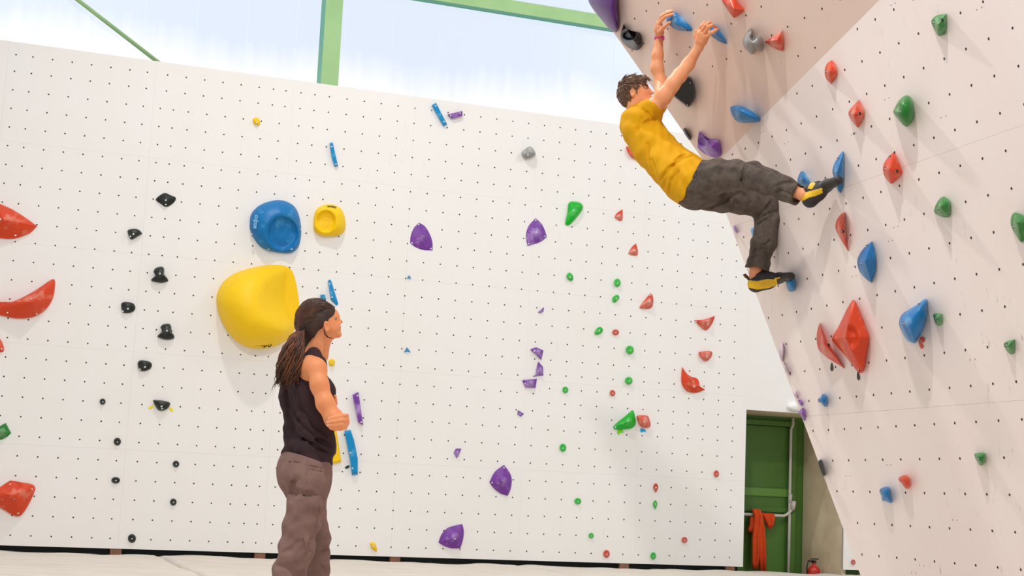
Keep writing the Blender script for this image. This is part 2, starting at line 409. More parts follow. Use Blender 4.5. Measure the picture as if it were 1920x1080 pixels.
# ------------------------------------------------------------------ climbing holds
def hold_mat(name, c, chalk, rough=.42, amt=.7, dark=None):
    m = mat(name, c, rough, chalk, 5.5, .46 + .10 * (1.3 - amt), .62 + .14 * (1.3 - amt), bump=.18, bscale=45, spec=.35)
    if name == 'glossy_black_resin': m.node_tree.nodes['Principled BSDF'].inputs['Specular IOR Level'].default_value = .14
    return m
HM = {
 'red': hold_mat('red_orange_resin', (214, 66, 26), (228, 150, 128), amt=.6),
 'redc': hold_mat('chalky_red_resin', (208, 66, 38), (222, 146, 128), amt=1.05),
 'redd': hold_mat('deep_red_resin', (196, 52, 34), (220, 140, 120), amt=.6),
 'black': hold_mat('black_resin', (24, 31, 29), (80, 86, 82), .4, .3),
 'blackg': hold_mat('glossy_black_resin', (10, 9, 10), (22, 20, 20), .22, .15),
 'blue': hold_mat('blue_resin', (0, 112, 176), (80, 165, 210), .4, .4),
 'bluec': hold_mat('chalky_blue_resin', (0, 116, 182), (130, 186, 222), .45, .95),
 'cyan': hold_mat('cyan_blue_plastic', (0, 136, 194), (110, 190, 225), .35, .3),
 'yellow': hold_mat('yellow_resin', (246, 200, 0), (238, 192, 10), .5, .2),
 'purple': hold_mat('purple_resin', (116, 56, 152), (176, 140, 200), .4, .5),
 'purpled': hold_mat('deep_purple_resin', (88, 34, 118), (120, 70, 150), .35, .2),
 'purplec': hold_mat('chalky_purple_resin', (118, 62, 156), (180, 150, 204), .4, 1.0),
 'green': hold_mat('bright_green_resin', (8, 176, 40), (120, 214, 120), .35, .4),
 'dgreen': hold_mat('dark_green_resin', (26, 122, 42), (130, 175, 130), .4, .8),
 'grey': hold_mat('grey_resin', (142, 142, 140), (186, 186, 184), .45, .8),
 'lilac': hold_mat('chalk_covered_lilac', (214, 196, 206), (178, 150, 190), .6, .8),
}
M_BOLT = mat('steel_bolt', (222, 222, 220), .3, metal=.3)
M_BOLTD = mat('bolt_recess', (28, 24, 22), .6)

def spline(pts, per=5):
    """closed curve through pts; a third value of 1 marks a sharp corner"""
    n = len(pts); P = [np.array(p[:2], float) for p in pts]; cor = [len(p) > 2 for p in pts]; out = []
    for i in range(n):
        p1, p2 = P[i], P[(i + 1) % n]
        p0 = P[i - 1] if not cor[i] else p1 + (p1 - p2) * .35
        p3 = P[(i + 2) % n] if not cor[(i + 1) % n] else p2 + (p2 - p1) * .35
        for k in range(per):
            t = k / per
            out.append(.5 * ((2 * p1) + (-p0 + p2) * t + (2 * p0 - 5 * p1 + 4 * p2 - p3) * t * t + (-p0 + 3 * p1 - 3 * p2 + p3) * t ** 3))
    return out
def prof(kind, q):
    if kind == 'dome': return (1 - (1 - q) ** 2.3) ** .62
    if kind == 'cone': return .12 * min(1, q / .05) + .88 * q ** .95
    if kind == 'slab': return min(1, q / .10) ** .5
    if kind == 'pebble': return (1 - (1 - q) ** 2.0) ** .5
    if kind == 'ring': return math.sin(min(1, q * 1.7) * math.pi * .62) ** .7
    return q
def hold(name, s, mk, pk, h, outline, apex, bolts, label, group, scoops=(), per=5, cat='climbing hold'):
    out = spline(outline, per) if per > 1 else [np.array(p[:2], float) for p in outline]
    if per == 1:                                             # straight edges: a few points along each
        o2 = []
        for i in range(len(out)):
            for k in range(3): o2.append(out[i] + (out[(i + 1) % len(out)] - out[i]) * k / 3)
        out = o2
    n = len(out)
    A = np.array(apex, float) if apex else np.mean(out, 0)
    qs = [0, .03, .07, .12, .18, .26, .35, .45, .56, .68, .80, .91] if len(out) > 20 or scoops else [0, .05, .12, .25, .4, .6, .8]
    if scoops: qs = [0, .02, .05, .09] + [.09 + .05 * k for k in range(1, 18)]
    def hgt(px, q):
        z = h * prof(pk, q)
        for (cx, cy, rx, ry, dep, sh) in scoops:
            d = math.hypot((px[0] - cx) / rx, (px[1] - cy) / ry)
            w = 1 / (1 + math.exp((d - 1) * sh)); z = z - dep * w * (1 - .25 * d)
        return max(z, .004 if q > 0 else 0)
    vs = []; fs = []
    for q in qs:
        for p in out:
            px = A + (p - A) * (1 - q); vs.append(un(px[0], px[1], s, hgt(px, q) if q > 0 else 0))
    vs.append(un(A[0], A[1], s, hgt(A, 1)))
    K = len(qs)
    c = 1
    a_, b_ = out[0] - A, out[n // 4] - A
    area_ = sum(out[i][0] * out[(i + 1) % n][1] - out[(i + 1) % n][0] * out[i][1] for i in range(n))
    flip = area_ > 0
    for k in range(K - 1):
        for i in range(n):
            f = (k * n + i, k * n + (i + 1) % n, (k + 1) * n + (i + 1) % n, (k + 1) * n + i)
            fs.append(f[::-1] if flip else f)
    for i in range(n):
        f = ((K - 1) * n + i, (K - 1) * n + (i + 1) % n, K * n); fs.append(f[::-1] if flip else f)
    base = tuple(range(n)); fs.append(base if flip else base[::-1])
    me_mat = HM[mk]
    o = np.mean(vs[:n], 0); has = bool(bolts)
    nn = PLANES[s][1]
    if has:
        root = empty(name, o); tag(root, label, cat, group)
        body = mesh_obj('hold_body', vs, fs, me_mat, root, True)
    else:
        body = mesh_obj(name, vs, fs, me_mat, None, True, origin=o); tag(body, label, cat, group); root = body
    body.data.set_sharp_from_angle(angle=math.radians(42 if pk in ('dome', 'pebble', 'ring') else 24))
    for bt in bolts:
        bx, by = bt[0], bt[1]; dk = len(bt) > 2; d = np.array([bx, by]) - A
        # ring parameter of this pixel
        q = 1.0
        if np.hypot(*d) > .3:
            best = 0
            for i in range(n):
                e0, e1 = out[i] - A, out[(i + 1) % n] - A
                M2 = np.array([[d[0], -(e1 - e0)[0]], [d[1], -(e1 - e0)[1]]])
                if abs(np.linalg.det(M2)) < 1e-9: continue
                t, u = np.linalg.solve(M2, e0)
                if t > 0 and -.01 <= u <= 1.01: best = max(best, 1 / t)
            q = max(.03, 1 - best)
        hh = hgt(np.array([bx, by]), q); P = un(bx, by, s, hh + .002)
        ax = np.cross(nn, UP); ax /= np.linalg.norm(ax); ay = np.cross(nn, ax)
        mb = MB(); R = (.0065 if name == 'foot_hold' else .0095) if s == 'B' else .009
        big = 1.0
        ringv = [P + nn * .001 + R * big * (ax * math.cos(2 * math.pi * k / 12) + ay * math.sin(2 * math.pi * k / 12)) for k in range(12)]
        lowv = [p - nn * .012 for p in ringv]
        inn = [P + nn * .0015 + R * .55 * (ax * math.cos(2 * math.pi * k / 12) + ay * math.sin(2 * math.pi * k / 12)) for k in range(12)]
        mb.add(ringv + lowv, [(k, (k + 1) % 12, 12 + (k + 1) % 12, 12 + k) for k in range(12)], 0)
        mb.add(ringv, [tuple(range(12))], 0); mb.add(inn, [tuple(range(12))], 1)
        mb.build('bolt', [M_BOLTD, M_BOLT] if (dk or s != 'B') else [M_BOLT, M_BOLT], root)
    return root
def ell(cx, cy, rx, ry, n=14):
    return [(cx + rx * math.cos(2 * math.pi * k / n), cy + ry * math.sin(2 * math.pi * k / n)) for k in range(n)]

GB = 'climbing holds bolted to the flat back wall'; GR = 'climbing holds on the steep right wall'; GU = 'climbing holds on the overhanging panel'
GF = 'small round footholds on the flat back wall'
P_ = lambda s: [tuple(float(q) for q in t.split(',')) for t in s.split()]
def H(s, mk, pk, h, pts, apex, bolts, label, scoops=(), per=5, g=None):
    return hold('climbing_hold', s, mk, pk, h, P_(pts), apex, P_(bolts) if bolts else [], label, g or {'B': GB, 'R': GR, 'U': GU}[s], scoops, per)
# --- back wall, left side
H('B','red','cone',.17,'-34,386,1 -12,376 0,382 22,392 45,406 70,424,1 58,436 45,442 30,447 12,448 -10,445 -34,440',(8,412),'1,411 29,441','red horn-shaped hold cut by the left picture edge, the upper one',)
H('B','red','cone',.19,'-30,566,1 0,571 30,563 60,548 80,535 97,524 103,526 103,540 99,560 88,578 72,590 55,596 30,597 8,593 -30,584',(62,566),'14,586 59,560 69,588','long red horn hold with its tip pointing up, at the left edge')
H('B','red','dome',.06,'-16,626 -6,628 2,638 7,650 7,658 2,660 -16,658',(-4,646),'3,654','tiny sliver of a red hold at the left edge under the red horn')
H('B','dgreen','cone',.08,'-16,812,1 0,799 11,793,1 16,803 21,812,1 12,820 0,825 -16,826',(4,808),'','green angular hold cut by the left edge')
H('B','red','cone',.20,'-20,926 0,913 17,902 22,901 40,904 60,908 66,914 65,922 54,946 42,964 34,968 24,966 0,952 -20,940',(22,926),'19,908 60,917 27,936,1 34,962','big square red hold with a round dimple, bottom left corner',[(22,914,17,12,.05,14)])
# black holds, left column
H('B','black','cone',.07,'292,374 303,364 311,362 320,366 329,370 329,376 321,384 311,388 301,382',(311,373),'311,375 311,383','black diamond-shaped hold, topmost of the black holds')
H('B','black','dome',.06,'239,434 243,430 254,429 262,432 267,438,1 257,444 248,449 243,446',(251,437),'250,439 245,443','small black pointed hold, second from the top of the black holds')
H('B','black','dome',.08,'288,508 293,502 304,500 308,505 308,514 314,522 315,527 305,530 292,529 283,525 291,517 290,513',(301,513),'300,513','black mushroom-shaped hold just left of the big yellow volume, upper one',[(292,514,5,4,.03,9),(310,511,3,5,.02,9)])
H('B','black','pebble',.06,'227,572 230,567 238,566 250,569 254,577 250,584 240,587 230,585',(239,572),'240,579 231,583','black rounded pebble hold, third down on the left of the black column')
H('B','black','dome',.08,'301,613 306,608 317,607 321,612 322,622 327,630 325,635 312,637 297,633 296,629 303,622 303,617',(314,620),'313,620','black mushroom-shaped hold below the other mushroom-shaped one',[(303,619,5,4,.03,9)])
H('B','black','pebble',.06,'258,682 262,676 272,676 282,679 285,685 281,692 270,696 261,693',(270,681),'272,688 263,692','black rounded pebble hold low beside the black mushroom holds')
H('B','black','dome',.07,'287,752 291,750 304,751 317,754 319,759 313,767 303,770 295,767',(303,757),'303,762 304,766','black half-moon hold marked with two yellow paint tags')
def rnd(cx, cy, rx, ry, mk, label, h=.03, s='B', g=None, dk=False):
    return hold('foot_hold', s, mk, 'ring', h, ell(cx, cy, rx, ry), (cx, cy), [(cx + .5, cy + .5) + ((1,) if dk else ())], label, g or (GF if s == 'B' else GR), per=1, cat='climbing hold')
rnd(192.4,753,5.6,5.8,'black','smallest round black foothold, up left of the black ring footholds')
rnd(220,828,7,7.3,'black','black ring foothold at mid height left, above an oval black one')
rnd(217,900.5,8.3,6.2,'black','oval black foothold lying sideways, below a black ring')
rnd(330,870,6.3,6.3,'black','upper of two black ring footholds stacked under the yellow tags')
rnd(325,941.4,6.3,6.6,'black','lower of two black ring footholds stacked under the yellow tags')
rnd(247.3,1009.5,7.7,8.3,'black','lowest black ring foothold, just above the wall base at the left')
# tape / paint tags
M_YT = mat('yellow_paint_tag', (244, 222, 40), .5); M_LT = mat('lime_paint_tag', (130, 220, 20), .5); M_BT = mat('light_blue_paint_tag', (0, 165, 225), .5)
M_KT = mat('black_rubber_tag', (44, 36, 34), .5); M_RT = mat('red_rubber_tag', (214, 78, 52), .5); M_DG = mat('dark_green_tag', (24, 60, 44), .5)
def tagm(s, pts, m, label, h=.004):
    out = spline(P_(pts), 4); n = len(out)
    vs = [un(p[0], p[1], s, 0) for p in out] + [un(p[0], p[1], s, h) for p in out]
    fs = [tuple(range(n, 2 * n)), tuple(range(n))[::-1]] + [(i, (i + 1) % n, n + (i + 1) % n, n + i) for i in range(n)]
    return tag(mesh_obj('route_tag', vs, fs, m), label, 'tag', 'route tags beside the holds')
tagm('B','279,764 283,761 288,760 287,763 284,766 280,767',M_YT,'small yellow tag at the left end of the black half-moon hold')
tagm('B','317,765 321,764 325,768 324,771 320,771',M_YT,'small yellow tag at the right end of the black half-moon hold')
tagm('B','1158,808 1162,806 1168,807 1168,812 1164,811 1161,815 1158,814',M_LT,'lime green tag under the pointed green hold')
tagm('B','1200,806 1204,803 1210,806 1211,810 1207,809 1203,811',M_BT,'light blue tag under the squarish red hold')
tagm('B','647,876 651,873 656,873 654,877 650,879 647,878',M_DG,'dark green drop-shaped tag touching the blue bar')
# --- big shapes in the middle
t = H('B','blue','dome',.20,'468,420 470,404 478,392 492,382 510,376.5 525,375 540,379 552,387 559,399 563,414 565,432 563,452 558,465 549,473 537,475 517,473 500,469 486,460 475,445 469,431',(524,428),'472,439 504,467 547,467 564,430 555,390','big round blue hold with a scooped pocket, left of the small yellow one',[(530,437,27,30,.13,16)])
def text_part(parent, txt, px, py, s, h, size, ang, m):
    cu = bpy.data.curves.new('t', 'FONT'); cu.body = txt; cu.size = size; cu.align_x = 'CENTER'; cu.align_y = 'CENTER'; cu.extrude = .0015; cu.shear = .25; cu.offset = .002
    ob = bpy.data.objects.new('t', cu); COL.objects.link(ob); dg = bpy.context.evaluated_depsgraph_get(); dg.update()
    me = bpy.data.meshes.new_from_object(ob.evaluated_get(dg)); bpy.data.objects.remove(ob)
    v = np.array([q.co[:] for q in me.vertices]); n = PLANES[s][1]; ax = np.cross(UP, n); ax /= np.linalg.norm(ax); ay = np.cross(n, ax)
    c, s_ = math.cos(ang), math.sin(ang); P = un(px, py, s, h)
    W = P + np.outer(v[:, 0] * c - v[:, 1] * s_, ax) + np.outer(v[:, 0] * s_ + v[:, 1] * c, ay) + np.outer(v[:, 2], n)
    return mesh_obj('lettering', W, [tuple(p.vertices) for p in me.polygons], m, parent)
M_INK = mat('black_lettering', (40, 30, 10), .6); M_WINK = mat('white_lettering', (120, 175, 215), .6)
text_part(t, 'etdpo', 478.5, 416, 'B', .150, .065, math.radians(86), M_WINK)
t = H('B','yellow','dome',.16,'587.5,420 589,404 594,392 603,385.5 615,383 627,384 639,391 645,402 648,416 647,430 640,439 628,442.5 615,443 601,442 591,435 587.5,428',(616,414),'601,389','small round yellow hold with a scooped pocket, right of the blue one',[(611,415,17,19,.11,12)])
text_part(t, 'etdpo', 621, 387.6, 'B', .085, .045, 0, M_INK)
t = H('B','yellow','dome',.42,'405.5,562 409,545 420,527 439,513 464,504 492,498 516,496.5 534,498.5 545,504.5 551,515 556,534 560,559 561.5,579 559,603 548,626 534,640 513,650 488,654 467,651.5 448,643 430,626 416,603 408.5,582',(490,585),'','huge smooth yellow volume behind the ponytailed woman',[(556,556,58,52,.34,5.5)])
text_part(t, 'etdpo', 493, 645.5, 'B', .14, .075, 0, M_INK)
H('B','yellow','dome',.04,'474,224 478,220 484,221 488,228 487,234 482,235 476,231',(480,227),'481,229','lone small yellow hold high on the left half of the wall')
H('B','cyan','slab',.035,'809.5,197,1 817.5,192.5,1 838.5,233,1 832,237,1',None,'817,198.5 832.5,228','slanted blue bar high on the wall beside a purple wedge',per=1)
H('B','purple','slab',.04,'839,214.5,1 867,208,1 867,217,1 847,222.5,1',None,'845,216.5 862.5,212','small purple wedge high on the wall beside the blue bar',per=1)
H('B','cyan','slab',.035,'618,268,1 624,267,1 629,290,1 634,311,1 628,313,1 621,292,1',None,'622,275 630,308','slim upright blue bar above the small yellow scooped hold',per=1)
H('B','cyan','cone',.05,'614.5,527,1 617.5,524,1 621,526,1 634.5,570,1 631,573,1 620,562,1',(621,556),'618,532 622.5,557','tall blue spike touching the top of the woman\'s head',per=1)
H('B','cyan','slab',.04,'600.5,553,1 609,552,1 612,566,1 602,567,1',None,'','little blue block peeping over the woman\'s head',per=1)
H('B','purple','cone',.05,'785.5,417.5,1 797.5,425 807.5,442.5 811,456 811,469.5,1 795,469 780,464 769,456,1 770,442.5 776,427.5',(795,443),'785,421 772.5,455.5 795,443.5,1 808,466','purple curved-sided triangle with an upward tip, in the wall centre')
H('B','purplec','cone',.06,'1004,409,1 1014,417.5 1021,430 1025.5,444,1 1012.5,454 989,461.5,1 986,442.5 991,424',(1006,436),'1004.5,413 1005.5,435.5 1022,443 991,457','chalky purple leaf-shaped hold below the grey one')
H('B','grey','pebble',.11,'978,287 981,282 986,279.5 990,275.5 996,275.5 1001,281 1004,289 997.5,295 986,297.5 980,294',(993,284),'990,290','grey two-lobed hold high on the back wall',[(986,283,5,3,.03,8)])
H('B','green','dome',.07,'1065.5,383 1069,378.5 1075,377.5 1087,379.5 1093,386 1091,395 1078,412 1069,421 1064,423 1060,421 1060.5,414 1064,397',(1080,390),'1075.5,394.5','long bright green teardrop hold, high and right of the chalky purple leaf')
H('B','redc','cone',.05,'1167.5,392,1 1167.5,410 1165,414 1159,413 1152,407.5,1 1156,400',(1162,406),'1160,405','upper of two small red triangular holds right of the green teardrop')
H('B','redc','cone',.05,'1192.5,456,1 1196,470 1195.5,479,1 1186,479 1177.5,475.5,1 1184,464',(1190,471),'1189,469','lower of two small red triangular holds, chalked at the tip')
H('B','green','pebble',.04,'1062,519 1064,513.5 1067.5,511 1072.5,514 1075,520 1073,526 1067.5,525.5',(1068,518),'1069,520','small green pebble hold below the green teardrop, left of another green one')
rnd(1157.5,530,6.4,7.8,'green','upper of two close green pebbles right of centre',.045)
H('B','green','pebble',.04,'1148.5,565 1149,557.5 1156,553 1160.5,554.5 1160.5,560 1155,566 1151,567',(1155,559),'1156,560','lower of two close green pebbles right of centre')
H('B','red','dome',.06,'1174,275 1185,279 1193,287 1198,297 1190,298 1180,291',None,'','red hold peeping out behind the climber\'s back')
H('B','cyan','cone',.03,'767,515.5,1 771,522,1 763,522,1',None,'','tiny blue triangle in the middle of the wall, upper one',per=1)
H('B','cyan','cone',.03,'763,651,1 767,656,1 770,661,1 763.5,659,1 757,661,1',(763,656),'','tiny blue arrow-shaped hold, lower of the two tiny blue ones',per=1)
H('B','purplec','cone',.03,'1008,585.5,1 1020,576,1 1019,584,1 1013,587.5,1',None,'','tiny chalky purple sliver alone above the purple trio',per=1)
H('B','purplec','cone',.06,'994,655,1 1005,651,1 1019,657,1 1015,675,1',(1008,660),'1002,658','top one of three angular purple holds in a stack',per=1)
H('B','purplec','cone',.06,'1009,677.5,1 1018,687.5,1 1019,704,1 1003,706,1',(1012,694),'1003,702','middle one of three angular purple holds in a stack',per=1)
H('B','purplec','cone',.07,'979,713,1 1007,710,1 1004,727.5,1 984.5,727,1',(995,717),'985,719','bottom one of three angular purple holds, a wide trapezoid',per=1)
H('B','purplec','cone',.03,'971,769,1 982.5,775.5,1 977,781.5,1 970,777.5,1',None,'','tiny purple chip below the purple trio',per=1)
H('B','purplec','slab',.05,'661,740,1 672,734.5,1 681,797,1 672,792.5,1',None,'670.5,742 677.5,791.5','long narrow purple wedge right of the woman\'s folded arms',per=1)
H('B','cyan','slab',.05,'645.5,807.5,1 657.5,806,1 664,825,1 671,860,1 671,889.5,1 660,891,1 656,860,1',None,'657.5,849 661,878','long blue bar hanging low right of the woman',per=1)
H('B','yellow','slab',.05,'612,800,1 630,800,1 640,866,1 628,869,1 616,869,1',None,'','yellow bar half hidden behind the woman\'s waist',per=1)
rnd(622,679.3,6.3,7,'yellow','small round yellow hold at the woman\'s shoulder',.04)
H('B','green','pebble',.04,'1115,622.5 1120,615 1126,613 1130.5,617.5 1128,624 1121,627.5 1116,627',None,'1124,620','green bean-shaped hold left of a small red round one')
rnd(1154.3,623,6.4,5.5,'redd','small red round foothold beside the green bean')
rnd(1181,656,7.7,8,'green','green round hold below the small red one, upper of a pair',.05)
rnd(1179,713.5,7.2,7.2,'green','green round hold, lower of a pair in line with the upper',.05)
rnd(1060,731,5.6,6.2,'green','green ring foothold alone right of the purple trio')
rnd(1148.5,737,5.2,5.8,'redd','tiny red ring foothold down left of the lower green round one')
H('B','redc','cone',.09,'1219.5,549.5,1 1223.5,553 1225,565 1222.5,576 1215,579 1205,579 1199,577.5,1 1200,574 1210,561',(1217,566),'1219,553 1217.5,564','red thorn-shaped hold with an upward tip, right of the green pebbles')
H('B','redc','cone',.09,'1302,600,1 1317.5,599.5 1330,596 1340.5,592,1 1337.5,602.5 1330,615 1323,619 1314,614',(1324,604),'1306,602.5 1327,607','wide red fang-shaped hold with two raised tips')
H('B','redc','dome',.07,'1310.5,660.5 1317.5,659 1328,658 1335,660 1334.5,667.5 1327.5,676 1319,676 1312.5,669',(1323,664),'1325,668','red half-round hold below the red fang')
H('B','red','cone',.12,'1279,688,1 1287.5,700 1296,706 1307.5,710 1311,717.5 1312.5,724 1322,730.5,1 1307.5,736 1295,736 1284,730 1277.5,715',(1297,716),'1302,725','biggest red hold on the right of the back wall, boot shaped',[(1301,716,7,8,.05,8)])
H('B','green','cone',.10,'1185,769,1 1189,772.5 1192,792.5 1186,802.5 1172.5,805 1157.5,806 1149.5,801 1160,790 1172.5,780',(1180,790),'1178.5,788.5 1154,801','big bright green pointed hold beside a squarish red one')
H('B','redc','dome',.08,'1194,781 1198,779 1212.5,779 1217,784 1220,797.5 1214,802 1201,800 1196,791',(1206,789),'1208,791','squarish red hold right beside the pointed green one')
rnd(1055.5,839.5,6.4,7.6,'green','green ring foothold low, left of the pointed green hold')
rnd(1343.3,888.3,5,6.5,'redd','red oval foothold near the right end of the back wall')
H('B','redd','pebble',.03,'1225,912 1229.5,906 1234,911 1233,918 1229.5,924,1 1226.5,918',(1229.5,913),'1230,914','red drop-shaped foothold directly above a green twin')
H('B','green','pebble',.03,'1224.5,944 1228.5,938 1232.5,943 1231.5,949 1228.8,955,1 1225.8,950',(1228.5,945),'1229,945','green drop-shaped foothold directly below a red twin')
rnd(1083.4,939.7,6.5,6,'green','green ring foothold, lower left of the drop-shaped pair')
rnd(1108.6,1004.3,4.8,5.2,'green','smallest green foothold, low near the wall base')
rnd(1283.6,1012.5,5.4,5.6,'redd','red round foothold low at right, below the green drop')
rnd(1137.2,1038.6,6.1,7.4,'redd','red oval foothold at the base of the wall, left of a green one')
rnd(1225,1042.2,5.3,6.8,'green','green oval foothold at the base of the wall')
H('B','purplec','cone',.05,'850.5,849,1 855,841,1 865,841,1 859,856,1 856,859.5,1',None,'','small chalky purple wedge, low right of the blue bar',per=1)
H('B','purple','cone',.09,'945,871.5,1 955,885 959.5,897.5 958,915 952,930,1 937.5,925 925,915 917.5,904,1 927.5,885',(942,901),'942,901,1 945,877 923,905','large purple shield-shaped hold low in the wall centre')
H('B','purple','cone',.10,'867,982.5,1 870,997.5 867.5,1015 863,1028,1 845,1028 830,1022.5 822,1017,1 827.5,1002.5 837.5,991 850,986',(853,1008),'853,1010','large purple shield-shaped hold at the base of the wall')
H('B','yellow','pebble',.04,'694,1018 699,1016.5 704,1020 707,1030 706,1034 700,1031 696,1026',(699,1022),'700,1024','little yellow hold at the wall base right of the woman\'s legs')
rnd(1600,1054,4.4,5,'redd','red round foothold seen on the white wall beyond the green door')
# --- steep right wall
H('R','dgreen','cone',.09,'1746,40 1755,29.5 1774,25.5,1 1774.5,50 1770,65.5,1 1759,67 1752.5,56',(1760,46),'1751,41 1764,38','dark green angular hold near the top of the steep wall')
H('R','red','cone',.08,'1559,112.5,1 1566,120 1570,135 1566,147.5 1558,157.5,1 1549,147.5 1546,134 1550,120',(1556,134),'1549,134','small red almond-shaped hold by the crease of the steep wall')
H('R','redc','cone',.10,'1610,187.5,1 1617.5,200 1621,212.5 1615,230 1608,239.5,1 1600,231 1591,215 1592.5,207 1601,197',(1601,215),'1594,212 1610,213','chalky red diamond hold left of the big dark green one')
H('R','dgreen','dome',.13,'1700,178.5 1710,186 1714,205 1711,225 1702.5,236.5 1694,235 1682.5,222 1675,210 1679,200 1687.5,186',(1687,206),'1688,207.5,1','big dark green rounded hold with a hooked lip',[(1683,202,6,7,.04,7)])
H('R','red','cone',.12,'1675,285.5,1 1681,292.5 1691,317.5 1690,327.5 1673,344 1666,341 1657.5,327.5 1655.5,312.5 1662.5,297.5',(1668,318),'1660,316 1680,321 1668,295','bright red faceted hold below the big dark green one')
H('R','dgreen','cone',.11,'1769,369 1781,376 1782.5,390 1779.5,407,1 1767.5,407 1752.5,399 1753,387.5 1761,374',(1764,388),'1759,390','dark green blocky hold in the middle right of the steep wall')
H('R','dgreen','cone',.13,'1901,399 1909,400 1924,406 1932,420 1926,440 1916,455,1 1910,450 1900,433 1895,420 1896,407',(1908,418),'1900,425','dark green curved hold cut by the right picture edge')
H('R','bluec','cone',.10,'1579,284,1 1582,288 1582,320 1580,350 1576,362.5,1 1570,355 1562.5,330 1561,317 1567.5,300',(1570,322),'1570.5,299 1563,322','tall blue blade-shaped hold under the climber\'s upper foot')
H('R','bluec','cone',.08,'1502.5,321 1512.5,329 1519,343 1514,353 1500,351 1495,338',(1505,336),'','small blue hold behind the climber\'s upper ankle')
H('R','redc','cone',.08,'1584,397.5,1 1586,432 1590.5,471.5,1 1580,455 1570,437.5 1566,425 1569,412 1577,401',(1577,430),'1579,434','thin chalky red crescent hold below the climber\'s upper foot')
H('R','blue','cone',.13,'1635,452.5,1 1641,470 1643,490 1641,510 1634,530.5,1 1622.5,522 1611,507.5 1607,490 1612.5,475 1622.5,462',(1622,490),'1614.5,494 1624.5,462','plain blue half-moon hold in the middle of the steep wall')
H('R','blue','dome',.09,'1474,523 1486,519 1491,528 1491,540 1488,546 1480,546.5 1475,538',(1481,530),'','blue foothold under the climber\'s lower foot')
H('R','red','cone',.20,'1598,562.5,1 1604,566 1616,593 1629,627 1629.5,638 1625,664 1620,694 1613,699.5 1606,695 1583,665 1563,642 1560.5,632.5 1572,612 1587,581',(1585,632),'1610,693','huge red diamond-shaped hold, the largest on the steep wall',[(1592,632,16,20,.04,8)])
H('R','redc','cone',.10,'1537,605.5,1 1548,632 1562.5,656 1583,691,1 1568,681 1550,670 1535,655 1531,635 1533,617',(1546,645),'1552,647','chalky red crescent hold hugging the huge red diamond')
H('R','bluec','dome',.17,'1731,562 1736,560.5 1739,566 1738,590 1732.5,615 1717.5,641 1711,643 1700,637.5 1689,617.5 1685.5,605 1690,591 1705,580 1720,571',(1705,606),'1695,606 1722,572','big chalky blue shark-fin hold right of the huge red diamond')
H('R','dgreen','cone',.07,'1749.5,591 1755,588 1766,588,1 1767.5,600 1765,609 1759,611 1754,606',(1758,597),'1755,597','small green hold just right of the big blue shark fin')
H('R','dgreen','cone',.07,'1882.5,643 1902.5,636,1 1902.5,650 1900.5,663 1892.5,663 1886,655',(1890,648),'1887,647','small green hold near the right edge at mid height')
H('R','blue','dome',.08,'1533,751 1535,747 1539,744 1541,739.5 1546,739.5 1550.5,744 1552,753 1549,762 1545,762 1540,756',(1541,750),'1535,751','blue two-lobed foothold low near the free edge of the steep wall')
H('R','purple','dome',.04,'1496,751 1500,749.5 1504.5,753 1504.5,760 1502,761 1499.5,758',None,'','small purple drop hold on the free edge above a purple wedge')
H('R','purple','cone',.06,'1497,772.5,1 1505,765 1510,772.5 1511,783 1507.5,789.5,1 1503,782',(1504,775),'','purple wedge hold on the free edge just above the green door')
H('R','lilac','dome',.05,'1461,650 1464,643 1468,645 1470,655 1469,668 1467,678,1 1463,672 1460.5,660',None,'','chalk-whitened lilac hold on the free edge, upper one')
H('R','lilac','dome',.04,'1468.5,680 1471,682 1475,692 1482,705,1 1478,703 1472,694',None,'','thin chalk-whitened lilac sliver on the free edge, below the upper lilac hold')
H('R','lilac','dome',.04,'1488,734 1491,733 1494,738 1496,748,1 1492,745 1489,740',None,'','chalk-whitened lilac chip just above the small purple drop')
H('R','black','slab',.06,'1534,865 1537,862 1541,863.5 1548,888 1547,892 1543,892.5 1540,886 1535,873',None,'','black slot-shaped hold on the free edge beside the plaster wall')
H('R','red','dome',.08,'1684.5,899 1688,893.5 1697.5,891 1705,896 1707.5,906 1704,915 1698,916 1691,907',(1696,900),'','red pebble hold low on the steep wall, up right of a blue one')
H('R','blue','dome',.08,'1649,921 1652,915.5 1664,913 1669,918 1671,932 1673,941 1669,943 1660,939.5 1654,938 1652.5,929',(1659,925),'1651.5,924','blue lumpy foothold low on the steep wall, down left of a red pebble')
H('R','dgreen','dome',.08,'1827,854 1830,850 1846,849 1848,858 1845,869 1839,873 1834,869',(1836,859),'1835,860','green hold low right on the steep wall, chalk patch around it')
H('R','purplec','dome',.04,'1375,424 1378,424 1381,430 1383,437,1 1379,436 1376,430',None,'','tiny purple sliver on the free edge beside the climber\'s shin')
H('R','cyan','dome',.05,'1408,431 1413,427 1419,433 1417,441 1411,443',None,'','bit of blue hold peeping out behind the climber\'s lower leg')
tagm('R','1559,680 1561.5,687 1562,693 1559.5,696 1557,693 1557,687',M_KT,'black drop-shaped tag below the chalky red crescent')
tagm('R','1608,697 1611.5,705 1612,710 1609.5,713 1607,710 1606.5,704',M_KT,'black drop-shaped tag below the huge red diamond')
tagm('R','1724.5,634 1728,632 1733,633.5 1734,638 1731,643 1728,641 1726,638',M_RT,'upper of two red drop tags below the blue shark fin')
tagm('R','1722.5,637 1725,641 1731,648 1731,652 1728,654 1725,651 1723,645',M_RT,'lower of two red drop tags below the blue shark fin')
